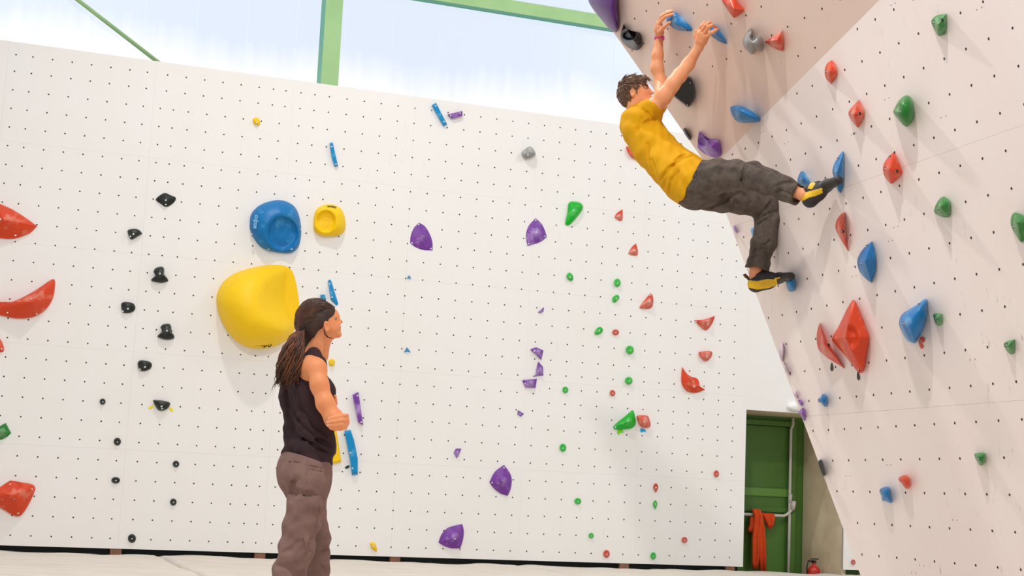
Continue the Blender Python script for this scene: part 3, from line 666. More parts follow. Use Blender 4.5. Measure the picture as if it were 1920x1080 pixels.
# --- overhanging panel
H('U','purpled','dome',.12,'1103,-2 1106,8 1116,23 1130,40 1140,52 1150,59 1156,60 1160,54 1161,44 1159,25 1158,8 1160,-18 1148,-36 1120,-40 1104,-28',(1143,14),'1110,5','big deep purple hold hanging over the top picture edge')
H('U','blackg','cone',.14,'1169,45.5,1 1175,52.5 1184,57.5 1192.5,59 1200,62 1204,72.5 1204,86 1198,93 1190,94 1177.5,89 1167.5,80 1163.5,71 1164,60',(1189,76),'1198,69 1199.5,84','glossy black faceted hold at the edge of the overhang, upper one',[(1180,66,11,8,.06,7)])
H('U','bluec','cone',.11,'1249,35,1 1255.5,29 1263,22 1271,26.5 1280,34.5 1289,43 1296.7,53 1298,57,1 1294,59 1284.5,58 1271,56.5 1260,51 1252,43',(1266,43),'1286.5,55.5','blue pointed hold gripped by the climber\'s wristbanded hand')
H('U','blue','cone',.09,'1333,67,1 1331,56 1333,47 1341,46 1349,57 1356,67 1362,79 1362.5,82.5,1 1355.5,81 1344.5,75.5',(1344,64),'','blue pointed hold under the climber\'s other hand')
H('U','red','cone',.13,'1353,0 1360,12.5 1370,27 1375.5,33.5,1 1385,29 1396,19,1 1385,5 1378,-6 1366,-12 1356,-8',(1376,16),'','red wedge hold cut by the top picture edge')
H('U','grey','dome',.13,'1392.5,77.5 1396,67 1401,59 1406,53 1410,58 1411,68 1416,68 1422.5,65 1429,72.5 1432,88 1427.5,97 1418,94 1411,102 1404,98 1395,88',(1410,80),'','grey forked hold with two horns on the overhang',[(1412,70,5,6,.06,6)])
H('U','redc','cone',.10,'1466,57,1 1470,75 1468,96,1 1455,92.5 1440,82.5 1433,78,1 1443,73 1454,65',(1457,75),'','red triangular hold right of the grey forked one')
H('U','blackg','slab',.07,'1292,143 1300,152 1304.5,174 1301,190 1291,201 1282,196 1260,178 1259,170 1268,157 1281,146',(1284,172),'1294.5,155.5 1289.5,197 1265,172','flat glossy black shield hold behind the climber\'s forearm')
H('U','bluec','dome',.12,'1369,203 1373,199 1384,198 1396,200.5 1409,207.5 1422,218.5 1425.6,224,1 1422,228.5 1407.5,230 1390,230 1379,225 1372,215',(1393,212),'1378,221','blue lens-shaped hold just left of the crease of the overhang')
H('U','purplec','cone',.13,'1311,246,1 1317.5,251 1327.5,259 1337.5,260 1347,262.5 1351,272.5 1353,285 1351,293 1340,295.5 1330,293 1317.5,286 1308,276 1308,261',(1334,275),'','deep purple scooped hold right above the climber\'s hip',[(1320,265,10,9,.06,7)])
H('U','black','dome',.05,'1281,242 1284,240.5 1289,248 1295,255 1295.5,261 1292,262.5 1286,255 1281.5,247',None,'','narrow speckled dark hold on the edge of the overhang above the climber\'s chest')

# ------------------------------------------------------------------ emergency light, extinguisher, hanging jacket
t = empty('emergency_light', un(1490, 763, 'B', 0))
c = un(1492, 763, 'B', .05); mb = MB()
prf = [(0, .098), (.03, .10), (.06, .09), (.085, .065), (.095, .03), (.098, 0)]
axn = N_B; ax = E_B; ay = UP
vs = []; fs = []; n = 20
for h, r in prf:
    for k in range(n): vs.append(un(1492, 763, 'B', h) + r * (ax * 1.2 * math.cos(2 * math.pi * k / n) + ay * .62 * math.sin(2 * math.pi * k / n)))
for i in range(len(prf) - 1):
    for k in range(n): fs.append((i * n + k, i * n + (k + 1) % n, (i + 1) * n + (k + 1) % n, (i + 1) * n + k))
mesh_obj('cover', vs, fs, M_WHITE, t, True)
mesh_obj('back_plate', *basis_box(un(1492, 763, 'B', .005), E_B, N_B, UP, (.27, .012, .15)), M_WHITE, t)
tag(t, 'white oval bulkhead light above the green door', 'light')

t = empty('fire_extinguisher', wb(10.12, FLZ, -.42)); M_EXT = mat('red_extinguisher_paint', (196, 44, 34), .3); M_KN = mat('black_rubber', (24, 20, 20), .6)
def lathe(name, base, prf, m, par, n=20, sc_=1):
    vs = []; fs = []
    for z, r in prf:
        for k in range(n): vs.append(base + UP * z + r * (ax * math.cos(2 * math.pi * k / n) + N_B * math.sin(2 * math.pi * k / n)))
    for i in range(len(prf) - 1):
        for k in range(n): fs.append((i * n + k, i * n + (k + 1) % n, (i + 1) * n + (k + 1) % n, (i + 1) * n + k))
    fs.append(tuple(range(n))[::-1])
    return mesh_obj(name, vs, fs, m, par, True)
b0 = wb(10.12, FLZ, -.42)
lathe('cylinder_body', b0, [(0, .07), (.01, .078), (.33, .080), (.40, .082), (.43, .074), (.455, .05), (.47, .025), (.50, .02), (.50, .0)], M_EXT, t)
mb = MB(); mb.box(b0 + UP * .515, E_B, N_B, UP, (.05, .035, .03)); mb.box(b0 + UP * .55 + E_B * .01, E_B, N_B, UP, (.10, .02, .012)); mb.box(b0 + UP * .53 - E_B * .04, E_B, N_B, UP, (.08, .02, .01))
mb.build('valve_lever', M_KN, t)
mb = MB(); mb.tube([b0 + UP * .51 - E_B * .02, b0 + UP * .52 - E_B * .08, b0 + UP * .45 - E_B * .10, b0 + UP * .2 - E_B * .095], .008, 8); mb.build('hose', M_KN, t, True)
tag(t, 'red fire extinguisher with black lever standing behind the mat by the plaster wall', 'extinguisher')

t = empty('jacket', wb(9.62, .2, -.86)); M_JK = mat('orange_fleece', (232, 84, 22), .9, (214, 66, 16), 5, bump=.4, bscale=40)
def cloth_strip(name, cols, par, th=.02, wob=.012, h0=-.845):
    """cols: list of rows; each row = (z, l_left, l_right); hangs as a wavy sheet with thickness"""
    nx = 14; vs = []; fs = []
    for side in (0, 1):
        for j, (z, l0, l1, hh) in enumerate(cols):
            for i in range(nx + 1):
                a = i / nx; l = l0 + (l1 - l0) * a
                w = wob * math.sin(a * 11 + j * .25) + wob * .6 * math.sin(a * 23 + 1.3 + j * .15)
                bulge = .035 * math.sin(math.pi * a) ** .6
                vs.append(wb(l, z, h0 + hh + (w + bulge if side == 0 else -th - bulge * .2)))
    m_ = len(cols) * (nx + 1)
    for side in (0, 1):
        for j in range(len(cols) - 1):
            for i in range(nx):
                a = side * m_ + j * (nx + 1) + i; f = (a, a + nx + 1, a + nx + 2, a + 1); fs.append(f if side == 0 else f[::-1])
    ring = [i for i in range(nx + 1)] + [j * (nx + 1) + nx for j in range(1, len(cols))] + [(len(cols) - 1) * (nx + 1) + i for i in range(nx - 1, -1, -1)] + [j * (nx + 1) for j in range(len(cols) - 2, 0, -1)]
    for k in range(len(ring)): a, b = ring[k], ring[(k + 1) % len(ring)]; fs.append((a, b, m_ + b, m_ + a))
    return mesh_obj(name, vs, fs, M_JK, par, True)
def fz(py): return (un(1420, py, 'F', .1))[2]
def fl(px, py=1000): return (un(px, py, 'F', .1) - O_B) @ E_B
def rowsf(lst): return [(fz(y), fl(x0, y), fl(x1, y), h) for y, x0, x1, h in lst]
cloth_strip('body_panel', rowsf([(954, 1411, 1421, -.02), (956, 1408, 1424, .01), (965, 1410, 1427, .03), (985, 1409, 1428, .02), (1010, 1408, 1422, .01), (1035, 1408, 1424, .01), (1055, 1408, 1420, .01), (1067, 1411, 1417, .01)]), t)
cloth_strip('sleeve', rowsf([(961, 1424, 1448, -.01), (964, 1426, 1450, .03), (972, 1430, 1450, .03), (981, 1434, 1448, .03), (990, 1437, 1441, .02)]), t)
cloth_strip('sleeve', rowsf([(962, 1419, 1428, -.02), (985, 1420, 1432, -.01), (1010, 1421, 1435, -.01), (1040, 1422, 1436, -.01), (1072, 1424, 1436, -.01)]), t)
cloth_strip('hood', rowsf([(970, 1407, 1412, -.02), (985, 1405, 1411, -.02), (992, 1402, 1410, -.02), (998, 1402, 1408, -.02)]), t)
tag(t, 'orange fleece jacket hanging over the white pipe in front of the green door', 'jacket')

# ------------------------------------------------------------------ figures: signed-distance bodies meshed with surface nets
class SDF:
    def __init__(s, lo, hi, h):
        s.lo = np.array(lo, float); s.h = h
        s.n = np.ceil((np.array(hi) - s.lo) / h).astype(int) + 1
        s.F = np.full(s.n, .5, np.float32)
    def _sl(s, lo, hi):
        a = np.clip(np.floor((np.array(lo) - s.lo) / s.h).astype(int), 0, s.n - 1)
        b = np.clip(np.ceil((np.array(hi) - s.lo) / s.h).astype(int) + 1, 1, s.n)
        g = [s.lo[i] + s.h * np.arange(a[i], b[i]) for i in range(3)]
        X = np.stack(np.meshgrid(*g, indexing='ij'), -1)
        return tuple(slice(a[i], b[i]) for i in range(3)), X
    def _op(s, lo, hi, fn, k, op):
        m = k + .03; sl, X = s._sl(np.array(lo) - m, np.array(hi) + m)
        if 0 in X.shape: return s
        d = fn(X); F = s.F[sl]
        if op == 'u':
            if k > 0: h = np.clip(.5 + .5 * (F - d) / k, 0, 1); s.F[sl] = F * (1 - h) + d * h - k * h * (1 - h)
            else: s.F[sl] = np.minimum(F, d)
        else:
            if k > 0: h = np.clip(.5 - .5 * (F + d) / k, 0, 1); s.F[sl] = F * (1 - h) - d * h + k * h * (1 - h)
            else: s.F[sl] = np.maximum(F, -d)
        return s
    def cap(s, a, b, ra, rb=None, k=.02, op='u', cut=None):
        a = np.array(a, float); b = np.array(b, float); rb = ra if rb is None else rb
        ab = b - a; L2 = ab @ ab + 1e-12; R = max(ra, rb)
        def fn(X):
            t = np.clip(((X - a) @ ab) / L2, 0, 1); d = np.linalg.norm(X - a - t[..., None] * ab, axis=-1) - (ra + (rb - ra) * t)
            if cut is not None: d = np.maximum(d, (X - cut[0]) @ cut[1])
            return d
        return s._op(np.minimum(a, b) - R, np.maximum(a, b) + R, fn, k, op)
    def chain(s, P, k=.02, op='u'):
        """P: list of (point, radius)"""
        for (a, ra), (b, rb) in zip(P[:-1], P[1:]): s.cap(a, b, ra, rb, k, op)
        return s
    def ell(s, c, r, ax=None, k=.02, op='u'):
        c = np.array(c, float); r = np.array(r, float); A = np.eye(3) if ax is None else np.array(ax)
        def fn(X):
            q = (X - c) @ A.T; k0 = np.linalg.norm(q / r, axis=-1); k1 = np.linalg.norm(q / r ** 2, axis=-1) + 1e-9
            return k0 * (k0 - 1) / k1
        R = r.max(); return s._op(c - R, c + R, fn, k, op)
    def cyl(s, a, b, r, k=.01, op='s'):
        a = np.array(a, float); b = np.array(b, float); ab = b - a; L = np.linalg.norm(ab); u = ab / L
        def fn(X):
            t = (X - a) @ u; d = np.linalg.norm(X - a - t[..., None] * u, axis=-1) - r
            return np.maximum(d, np.maximum(-t, t - L))
        return s._op(np.minimum(a, b) - r, np.maximum(a, b) + r, fn, k, op)
    def plane(s, p, n, k=.0):
        """remove everything on the side n points to"""
        g = [s.lo[i] + s.h * np.arange(s.n[i]) for i in range(3)]; X = np.stack(np.meshgrid(*g, indexing='ij'), -1)
        s.F = np.maximum(s.F, ((X - np.array(p)) @ np.array(n)).astype(np.float32)); return s
    def disp(s, fn, band=.04):
        idx = np.argwhere(np.abs(s.F) < band); P = s.lo + idx * s.h
        s.F[tuple(idx.T)] += fn(P).astype(np.float32); return s
    def val(s, p):
        q = (np.array(p) - s.lo) / s.h; i = np.clip(np.round(q).astype(int), 0, s.n - 1); return s.F[tuple(i)]
    def hit(s, px, py, y0, y1, off=0.0):
        d = ray(px, py)
        for Y in np.arange(y0, y1, s.h * .5):
            p = CAM + d * (Y / d[1])
            if s.val(p) < off: return p
        return None
    def groove(s, pts, y0, y1, r=.008, k=.02, sink=.0, op='s'):
        H_ = [s.hit(x, y, y0, y1) for x, y in pts]; H_ = [p for p in H_ if p is not None]
        d = ray(*pts[0]); d = d / np.linalg.norm(d)
        H_ = [p + d * sink for p in H_]
        for a, b in zip(H_[:-1], H_[1:]):
            if np.linalg.norm(a - b) < .15: s.cap(a, b, r, r, k, op)
        return s
    def mesh(s):
        F = s.F; F[0] = F[-1] = .5; F[:, 0] = F[:, -1] = .5; F[:, :, 0] = F[:, :, -1] = .5
        neg = F < 0; nx, ny, nz_ = F.shape
        cnt = np.zeros((nx - 1, ny - 1, nz_ - 1), np.int8)
        for dx in (0, 1):
            for dy in (0, 1):
                for dz in (0, 1): cnt += neg[dx:nx - 1 + dx, dy:ny - 1 + dy, dz:nz_ - 1 + dz]
        act = np.argwhere((cnt > 0) & (cnt < 8)); N = len(act)
        idx = np.full(cnt.shape, -1, np.int64); idx[tuple(act.T)] = np.arange(N)
        acc = np.zeros((N, 3)); num = np.zeros(N)
        cs = [(dx, dy, dz) for dx in (0, 1) for dy in (0, 1) for dz in (0, 1)]
        for a in cs:
            for ax in range(3):
                if a[ax]: continue
                b = list(a); b[ax] = 1
                A = F[tuple((act + a).T)]; B = F[tuple((act + b).T)]; m = (A < 0) != (B < 0)
                t = np.where(m, A / np.where(m, A - B, 1), 0)
                p = np.array(a, float)[None].repeat(N, 0); p[:, ax] += t
                acc += p * m[:, None]; num += m
        V = s.lo + (act + acc / num[:, None]) * s.h
        Q = []
        for ax in range(3):
            o1, o2 = [(1, 2), (2, 0), (0, 1)][ax]
            sl0 = [slice(1, -1)] * 3; sl1 = [slice(1, -1)] * 3; sl0[ax] = slice(0, -1); sl1[ax] = slice(1, None)
            A = neg[tuple(sl0)]; B = neg[tuple(sl1)]
            for flag, M_ in ((0, A & ~B), (1, ~A & B)):
                e = np.argwhere(M_); off = np.ones(3, int); off[ax] = 0; e = e + off
                u = np.zeros(3, int); u[o1] = 1; v = np.zeros(3, int); v[o2] = 1
                q = np.stack([idx[tuple((e - u - v).T)], idx[tuple((e - v).T)], idx[tuple(e.T)], idx[tuple((e - u).T)]], 1)
                Q.append(q if flag == 0 else q[:, ::-1])
        Q = np.concatenate(Q); Q = Q[(Q >= 0).all(1)]
        # one light smoothing pass
        for _ in range(1):
            S = np.zeros_like(V); c = np.zeros(len(V))
            for i in range(4):
                a, b = Q[:, i], Q[:, (i + 1) % 4]; np.add.at(S, a, V[b]); np.add.at(c, a, 1); np.add.at(S, b, V[a]); np.add.at(c, b, 1)
            V = V * .5 + .5 * S / np.maximum(c, 1)[:, None]
        return V, Q
def fast_mesh(name, V, Q, mats, parent, mi=None):
    V = V - np.array(parent.location)
    me = bpy.data.meshes.new(name); nq = len(Q)
    me.vertices.add(len(V)); me.vertices.foreach_set('co', V.astype(np.float32).ravel())
    me.loops.add(nq * 4); me.loops.foreach_set('vertex_index', Q.astype(np.int32).ravel())
    me.polygons.add(nq); me.polygons.foreach_set('loop_start', np.arange(0, nq * 4, 4, dtype=np.int32)); me.polygons.foreach_set('loop_total', np.full(nq, 4, np.int32))
    me.polygons.foreach_set('use_smooth', np.ones(nq, bool))
    for m in mats: me.materials.append(m)
    if mi is not None: me.polygons.foreach_set('material_index', mi.astype(np.int32))
    me.update(calc_edges=True); me.validate()
    o = bpy.data.objects.new(name, me); COL.objects.link(o); o.parent = parent; return o
def wav(P, d, f, ph=0.0, warp=.6, wf=9.0):
    d = np.array(d, float); d /= np.linalg.norm(d)
    w = np.sin(P[:, 0] * wf + ph) + np.sin(P[:, 1] * wf * 1.1 + ph * 1.7) + np.sin(P[:, 2] * wf * .9 + ph * .6)
    return np.sin((P @ d) * f + warp * w + ph)
def strand_mesh(name, strands, m, parent, n=4):
    mb = MB()
    for pts, r in strands: mb.tube(pts, r, n, 0, False)
    return mb.build(name, [m], parent, True)
def hand_chain(S, pts, rad, k=.006):
    S.chain(list(zip(pts, rad)), k)

M_SKW = mat('warm_skin', (246, 160, 108), .5, (240, 148, 94), 9, bump=.05, bscale=120, sss=.12, spec=.4)
M_SKM = mat('fair_skin', (238, 166, 120), .48, (228, 146, 100), 9, bump=.05, bscale=120, sss=.12, spec=.4)
M_LIP = mat('lip_skin', (196, 96, 84), .45); M_EYE = mat('eye_white', (176, 150, 134), .5); M_IRIS = mat('dark_iris', (40, 30, 26), .15)
M_HAIR = mat('dark_brown_hair', (74, 46, 34), .6, (40, 24, 18), 14, stretch=(1, 1, .25), spec=.6)
M_HAIR2 = mat('auburn_hair_strands', (128, 80, 54), .6, (58, 34, 24), 10, stretch=(1, 1, .3), spec=.3)
M_HAIRM = mat('brown_short_hair', (112, 80, 58), .5, (66, 46, 36), 14, spec=.5)
M_HAIRM2 = mat('light_brown_hair_tufts', (158, 120, 88), .45, (96, 68, 50), 10, spec=.5)
M_TANK = mat('dark_plum_jersey', (64, 46, 50), .85, (54, 39, 42), 7, bump=.12, bscale=160, spec=.2)
M_PANTS = mat('taupe_brown_cotton', (144, 114, 106), .9, (126, 98, 92), 10, bump=.15, bscale=180, spec=.2)
M_STITCH = mat('dark_seam', (70, 52, 48), .9)
M_TEE = mat('mustard_yellow_cotton', (222, 164, 14), .85, (212, 152, 10), 6, bump=.12, bscale=160, spec=.2)
M_JEANS = mat('charcoal_denim', (102, 92, 84), .9, (74, 66, 61), 16, bump=.2, bscale=200, spec=.2)
M_SHB = mat('black_shoe_rubber', (40, 38, 38), .55); M_SHY = mat('yellow_shoe_leather', (238, 190, 20), .5, (214, 166, 14), 20)
M_PINK = mat('pink_wristband', (240, 60, 170), .4); M_MAG = mat('magenta_print', (170, 20, 100), .5)

# ================================================================= the woman
def W(x, y, Y): return at(x, y, Y)
def build_woman():
    s_ = 7.2 / F_PX                                    # metres per photo pixel at her depth
    foot = W(560, 1210, 7.2); foot[2] = 0.0
    root = tag(empty('person', foot), 'woman in dark tank top and brown trousers with a long ponytail, arms folded, looking up', 'person', None)
    fw = np.array([.80, .60, 0]); rt_ = np.array([.60, -.80, 0])
    # ---- body (skin)
    S = SDF(W(500, 540, 7.2) * [1, 0, 0] + [-.02, 6.78, -.02], (W(665, 540, 7.2)[0] + .04, 7.72, W(600, 545, 7.2)[2] + .03), .0038)
    hc = W(593, 598, 7.2)                              # head
    hf = np.array([.93, .22, .28]); hf /= np.linalg.norm(hf); hr_ = np.cross(hf, UP); hr_ /= np.linalg.norm(hr_); hu_ = np.cross(hr_, hf)
    HA = np.array([hf, hr_, hu_])
    S.ell(hc, (.090, .074, .090), HA, .0)
    S.ell(W(612, 606, 7.2), (.058, .058, .078), HA, .03)
    S.ell(W(616, 618, 7.2), (.056, .052, .040), HA, .02)
    S.cap(W(621, 624, 7.2), W(634, 627, 7.2), .024, .0175, .015)
    S.cap(W(628, 586, 7.2), W(632, 592, 7.2), .014, .012, .02)      # brow
    S.cap(W(632, 595, 7.2), W(639.5, 603.5, 7.2), .007, .0085, .008)  # nose
    S.ell(W(637.5, 605.5, 7.185), (.008, .006, .006), HA, .004); S.ell(W(637.5, 605.5, 7.215), (.008, .006, .006), HA, .004)
    S.cap(W(637, 612.5, 7.185), W(637, 612.5, 7.215), .0062, .0062, .005)
    S.cap(W(636.5, 616.8, 7.187), W(636.5, 616.8, 7.213), .0062, .0062, .005)
    S.cap(W(632, 597, 7.165), W(633, 597, 7.16), .010, .010, .008, 's')     # eye socket, near side
    S.cap(W(632, 597, 7.235), W(633, 597, 7.24), .010, .010, .008, 's')
    ec = W(613, 612, 7.128)                            # right ear
    S.ell(ec, (.016, .008, .028), HA, .004); S.ell(ec + hr_ * .008 + hf * .002, (.008, .006, .016), HA, .004, 's')
    S.ell(W(611.5, 620.5, 7.128), (.008, .007, .009), HA, .006)
    S.ell(W(611, 612, 7.272), (.016, .008, .028), HA, .004)
    S.cap(W(600, 630, 7.2), W(586, 672, 7.2), .050, .052, .03)
    S.cap(W(606, 634, 7.2), W(603, 668, 7.19), .030, .032, .03)
    # torso under the shirt
    S.cap(W(586, 686, 7.09), W(560, 688, 7.32), .046, .044, .03)
    for q in (-.075, .075):
        c = lambda x, y, f_=0: W(x, y, 7.2) + rt_ * q + fw * f_
        S.chain([(c(572, 706), .048), (c(570, 745), .050), (c(576, 800), .040), (c(578, 850), .050), (c(573, 885), .055)], .03)
    S.chain([(W(x, y, Y), r) for x, y, Y, r in [(584, 900, 7.12, .055), (573, 960, 7.10, .05), (560, 1010, 7.10, .045), (543, 1070, 7.11, .04), (528, 1180, 7.10, .034)]], .02)
    S.chain([(W(x, y, Y), r) for x, y, Y, r in [(568, 900, 7.28, .055), (584, 965, 7.32, .045), (597, 1010, 7.35, .04), (592, 1080, 7.37, .036), (588, 1182, 7.38, .034)]], .02)
    # right arm (nearest)
    sh, el_ = W(598, 691, 7.04), W(626, 786, 6.99)
    S.ell(W(593, 692, 7.06), (.046, .045, .050), None, .03)
    S.chain([(W(594, 693, 7.05), .043), (W(599, 722, 7.02), .040), (W(610, 757, 7.0), .039), (el_, .037)], .03)
    S.ell(W(580, 694, 7.10), (.046, .045, .064), None, .035)
    S.chain([(el_, .041), (W(625, 782, 7.10), .040), (W(610, 770, 7.24), .032), (W(600, 762, 7.32), .028)], .03)
    # left arm mostly hidden in front
    S.chain([(W(548, 700, 7.36), .05), (W(566, 745, 7.50), .044), (W(590, 790, 7.50), .040), (W(618, 792, 7.36), .038), (W(638, 792, 7.20), .030), (W(645, 792, 7.12), .027)], .03)
    # left hand wrapped round the right elbow
    S.ell(W(644, 790, 7.035), (.026, .05, .036), None, .02)
    kn = [((650, 779.5, 7.0), (641, 780, 6.955), (627, 783.5, 6.935), (618, 784.5, 6.932)),
          ((651, 787, 7.0), (641, 788, 6.948), (626, 790.5, 6.930), (615, 791.5, 6.930)),
          ((650, 795, 7.0), (640, 796.5, 6.948), (626, 798, 6.932), (615.5, 797.5, 6.932)),
          ((647, 801.5, 7.0), (638, 803.5, 6.955), (628, 804, 6.940), (620, 802.5, 6.940))]
    for f4 in kn:
        P = [W(*p) for p in f4]; S.chain(list(zip(P, (.0118, .0112, .0100, .0085))), .004)
        nail = P[-1] + (P[-1] - P[-2]) * .1
    S.chain([(W(643, 784, 7.06), .014), (W(636, 776, 7.07), .012), (W(630, 768, 7.09), .010)], .01)   # thumb
    S.chain([(W(600, 764, 7.33), .026), (W(608, 755, 7.34), .022)], .01)
    # right hand tucked in front, fingertips peeping out beside the upper arm
    S.ell(W(616, 755, 7.29), (.045, .02, .03), None, .02)
    for k_, yy in enumerate((744.5, 750.5, 755.5)): S.chain([(W(614, yy, 7.26), .010), (W(628.8 + (k_ == 1) * .8, yy - 1, 7.18), .0082)], .003)
    V, Q = S.mesh(); c = V[Q].mean(1)
    d = lambda p, r: np.linalg.norm(c - p, axis=1) < r
    mi = np.zeros(len(Q), int); mi[d(W(640, 614.5, 7.2), .0155)] = 1
    fast_mesh('body', V, Q, [M_SKW, M_LIP], root, mi)
    mb = MB()
    for f4 in kn:
        P = [W(*p) for p in f4]; u = (P[-1] - P[-2]); u /= np.linalg.norm(u); n_ = -ray(f4[-1][0], f4[-1][1]); n_ /= np.linalg.norm(n_); v = np.cross(n_, u)
        cc = P[-1] + n_ * .0083 + u * .002
        mb.add([cc + u * .006 * math.cos(a) + v * .0045 * math.sin(a) for a in np.linspace(0, 2 * math.pi, 10)[:-1]], [tuple(range(9))])
    mb.build('fingernails', [mat('nail', (244, 186, 160), .25)], root)
    for Y in (7.171, 7.229):
        e = W(628.6, 597.5, Y); me_ = SDF(e - .016, e + .016, .0025); me_.ell(e, (.0080,) * 3, None, 0); V, Q = me_.mesh()
        cc = V[Q].mean(1); fast_mesh('eye', V, Q, [M_EYE, M_IRIS], root, ((cc - e) @ hf > .0035).astype(int))
    # ---- hair cap
    S = SDF(W(545, 540, 7.2) * [1, 0, 0] + [-.02, 7.02, W(560, 672, 7.2)[2]], (W(640, 540, 7.2)[0], 7.38, W(600, 545, 7.2)[2] + .02), .0032)
    S.ell(hc - hf * .004 + hu_ * .004, (.0965, .083, .097), HA, 0)
    S.ell(W(579, 612, 7.2), (.060, .070, .062), HA, .03)
    S.ell(W(610, 589, 7.2), (.052, .069, .046), HA, .02); S.ell(W(602, 604, 7.2), (.040, .078, .050), HA, .02)
    S.cap(W(586, 630, 7.2), W(578, 650, 7.2), .046, .030, .03)
    S.cap(W(568, 612, 7.18), W(563, 622, 7.15), .030, .020, .02)
    yl = np.array([0, .2, 0])
    dd = ray(600, 600); dd /= np.linalg.norm(dd)
    for cx, cy, cr in ((641, 579, 11.5), (640.5, 591, 13.5), (637, 603, 16.5), (629.5, 618, 17.5)): S.cyl(W(cx, cy, 7.2) - dd * .3, W(cx, cy, 7.2) + dd * .3, cr * s_, .006)
    S.cyl(W(625, 633, 7.2) - dd * .3, W(625, 633, 7.2) + dd * .3, 19 * s_, .006)
    S.cyl(W(613, 614, 7.2) - dd * .3, W(613, 614, 7.2) + dd * .3, 7.5 * s_, .004)
    tie = W(566, 617, 7.15)
    def fn(P):
        v = P - tie; a = np.arctan2(v @ np.array([0, 1, 0]), v @ hu_ + .02); a2 = np.arctan2(v @ hu_, v @ hf)
        return .0007 * np.sin(a * 34 + 2 * np.sin(a2 * 3)) + .0006 * np.sin(a * 81 + 3 * np.sin(a2 * 5))
    S.disp(fn, .02)
    V, Q = S.mesh(); fast_mesh('hair', V, Q, [M_HAIR], root)
    rg = np.random.RandomState(4); st = []
    def fibre_cap(name, m, cnt, seed, root_pt, tail, r=.0011):
        r2 = np.random.RandomState(seed); out = []
        for i in range(cnt):
            th = r2.uniform(-1.25, 1.25) * math.pi / 2; ph0 = r2.uniform(.05, .9); pts = []
            # start at the hairline, run over the skull to the tie
            st0 = hf * math.cos(ph0 * 1.2) + hu_ * math.sin(ph0 * 1.2)
            st0 = st0 * math.cos(th) - hr_ * 0 + hr_ * math.sin(th) * .95 + hu_ * .25
            end = (tie - hc); end = end / np.linalg.norm(end)
            st0 = st0 / np.linalg.norm(st0)
            for k in range(9):
                t = k / 8; v = st0 * (1 - t) + end * t + hu_ * .25 * math.sin(math.pi * t) * (1 if st0 @ hu_ > 0 else .2); v = v / np.linalg.norm(v)
                lo_, hi_ = .03, .16
                for _ in range(9):
                    md = (lo_ + hi_) / 2
                    if S.val(hc + v * md) < 0: lo_ = md
                    else: hi_ = md
                pts.append(hc + v * (lo_ + .0008 + r2.uniform(0, .0012)))
            if (pts[0] - hc) @ hf > .072 and (pts[0] - hc) @ hu_ < .02: continue
            out.append((pts, [r * .6] + [r] * 7 + [r * .7]))
        strand_mesh(name, out, m, root)
    fibre_cap('hair_strands', M_HAIR2, 380, 8, None, None)
    fibre_cap('hair_strands', M_HAIR, 380, 9, None, None)
    path = [(566, 617, 7.14), (556, 636, 7.10), (549, 660, 7.08), (543, 685, 7.07), (538, 708, 7.075), (534, 728, 7.085)]
    wid = [5, 13, 19, 21, 20, 17]
    for i in range(330):
        a = rg.uniform(-1, 1); b = rg.uniform(-1, 1); L_ = rg.uniform(.62, 1.0) if i % 9 else rg.uniform(.9, 1.08); ph = rg.uniform(0, 6.28); fr = rg.uniform(5, 9); am = rg.uniform(1.2, 4.4)
        pts = []; curl = rg.uniform(-1, 1)
        for k in range(13):
            t = k / 12 * L_; u = t * (len(path) - 1); j = min(int(u), len(path) - 2); w = u - j
            x = path[j][0] * (1 - w) + path[j + 1][0] * w; y = path[j][1] * (1 - w) + path[j + 1][1] * w; Y = path[j][2] * (1 - w) + path[j + 1][2] * w
            wd_ = wid[j] * (1 - w) + wid[j + 1] * w
            amp = am * min(1, t * 3)
            x += a * wd_ + amp * math.sin(fr * t * 2.2 + ph) + curl * 9 * max(0, t - .75) * 4 * (abs(a) > .5)
            y += abs(curl) * -3 * max(0, t - .85) * 8 + a * 6 * (1 - t) * min(1, t * 4)
            Y += b * .030 * min(1, .3 + t * 2) * math.sqrt(max(0, 1 - a * a * .7)) + .006 * math.cos(fr * t * 2.2 + ph)
            pts.append(W(x, y, Y))
        st.append((pts, [.0028 * (1 if k < 9 else (13 - k) / 4.5) + .0004 for k in range(13)]))
    strand_mesh('ponytail', st[:200], M_HAIR2, root); strand_mesh('ponytail_underlayer', st[200:], M_HAIR, root)
    mb = MB(); P0 = W(565, 618, 7.14)
    ring = [P0 + .021 * (np.array([0, 1, 0]) * math.cos(a) + np.array([.75, 0, .66]) * math.sin(a)) for a in np.linspace(0, 2 * math.pi, 17)]
    mb.tube(ring, .006, 6); mb.build('hair_tie', [mat('black_elastic', (26, 22, 22), .7)], root, True)
    st = []
    for i in range(26):                                # stray hairs on the crown
        x = rg.uniform(574, 612); y = 556 + ((x - 597) / 34.0) ** 2 * 14; p = W(x, y + 6, rg.uniform(7.17, 7.23))
        q = p + np.array([rg.uniform(-.01, .02), 0, rg.uniform(.004, .012)]); st.append(([p, (p + q) / 2 + [0, 0, .003], q], [.0009, .0008, .0004]))
    for dx in range(7):                                # wisp behind the ear
        st.append(([W(607 + dx * .3, 617, 7.125), W(608.5 + dx * .3, 626, 7.118), W(613 + dx * .5, 632, 7.12), W(620 + dx, 634.5, 7.13)], [.0016, .0016, .0012, .0006]))
    strand_mesh('loose_hair', st, M_HAIR, root)
    # ---- tank top
    S = SDF(W(505, 540, 7.2) * [1, 0, 0] + [0, 6.88, W(560, 885, 7.2)[2]], (W(650, 540, 7.2)[0], 7.60, W(600, 638, 7.2)[2]), .0038)
    c = lambda x, y, q, f_=0: W(x, y, 7.2) + rt_ * q + fw * f_
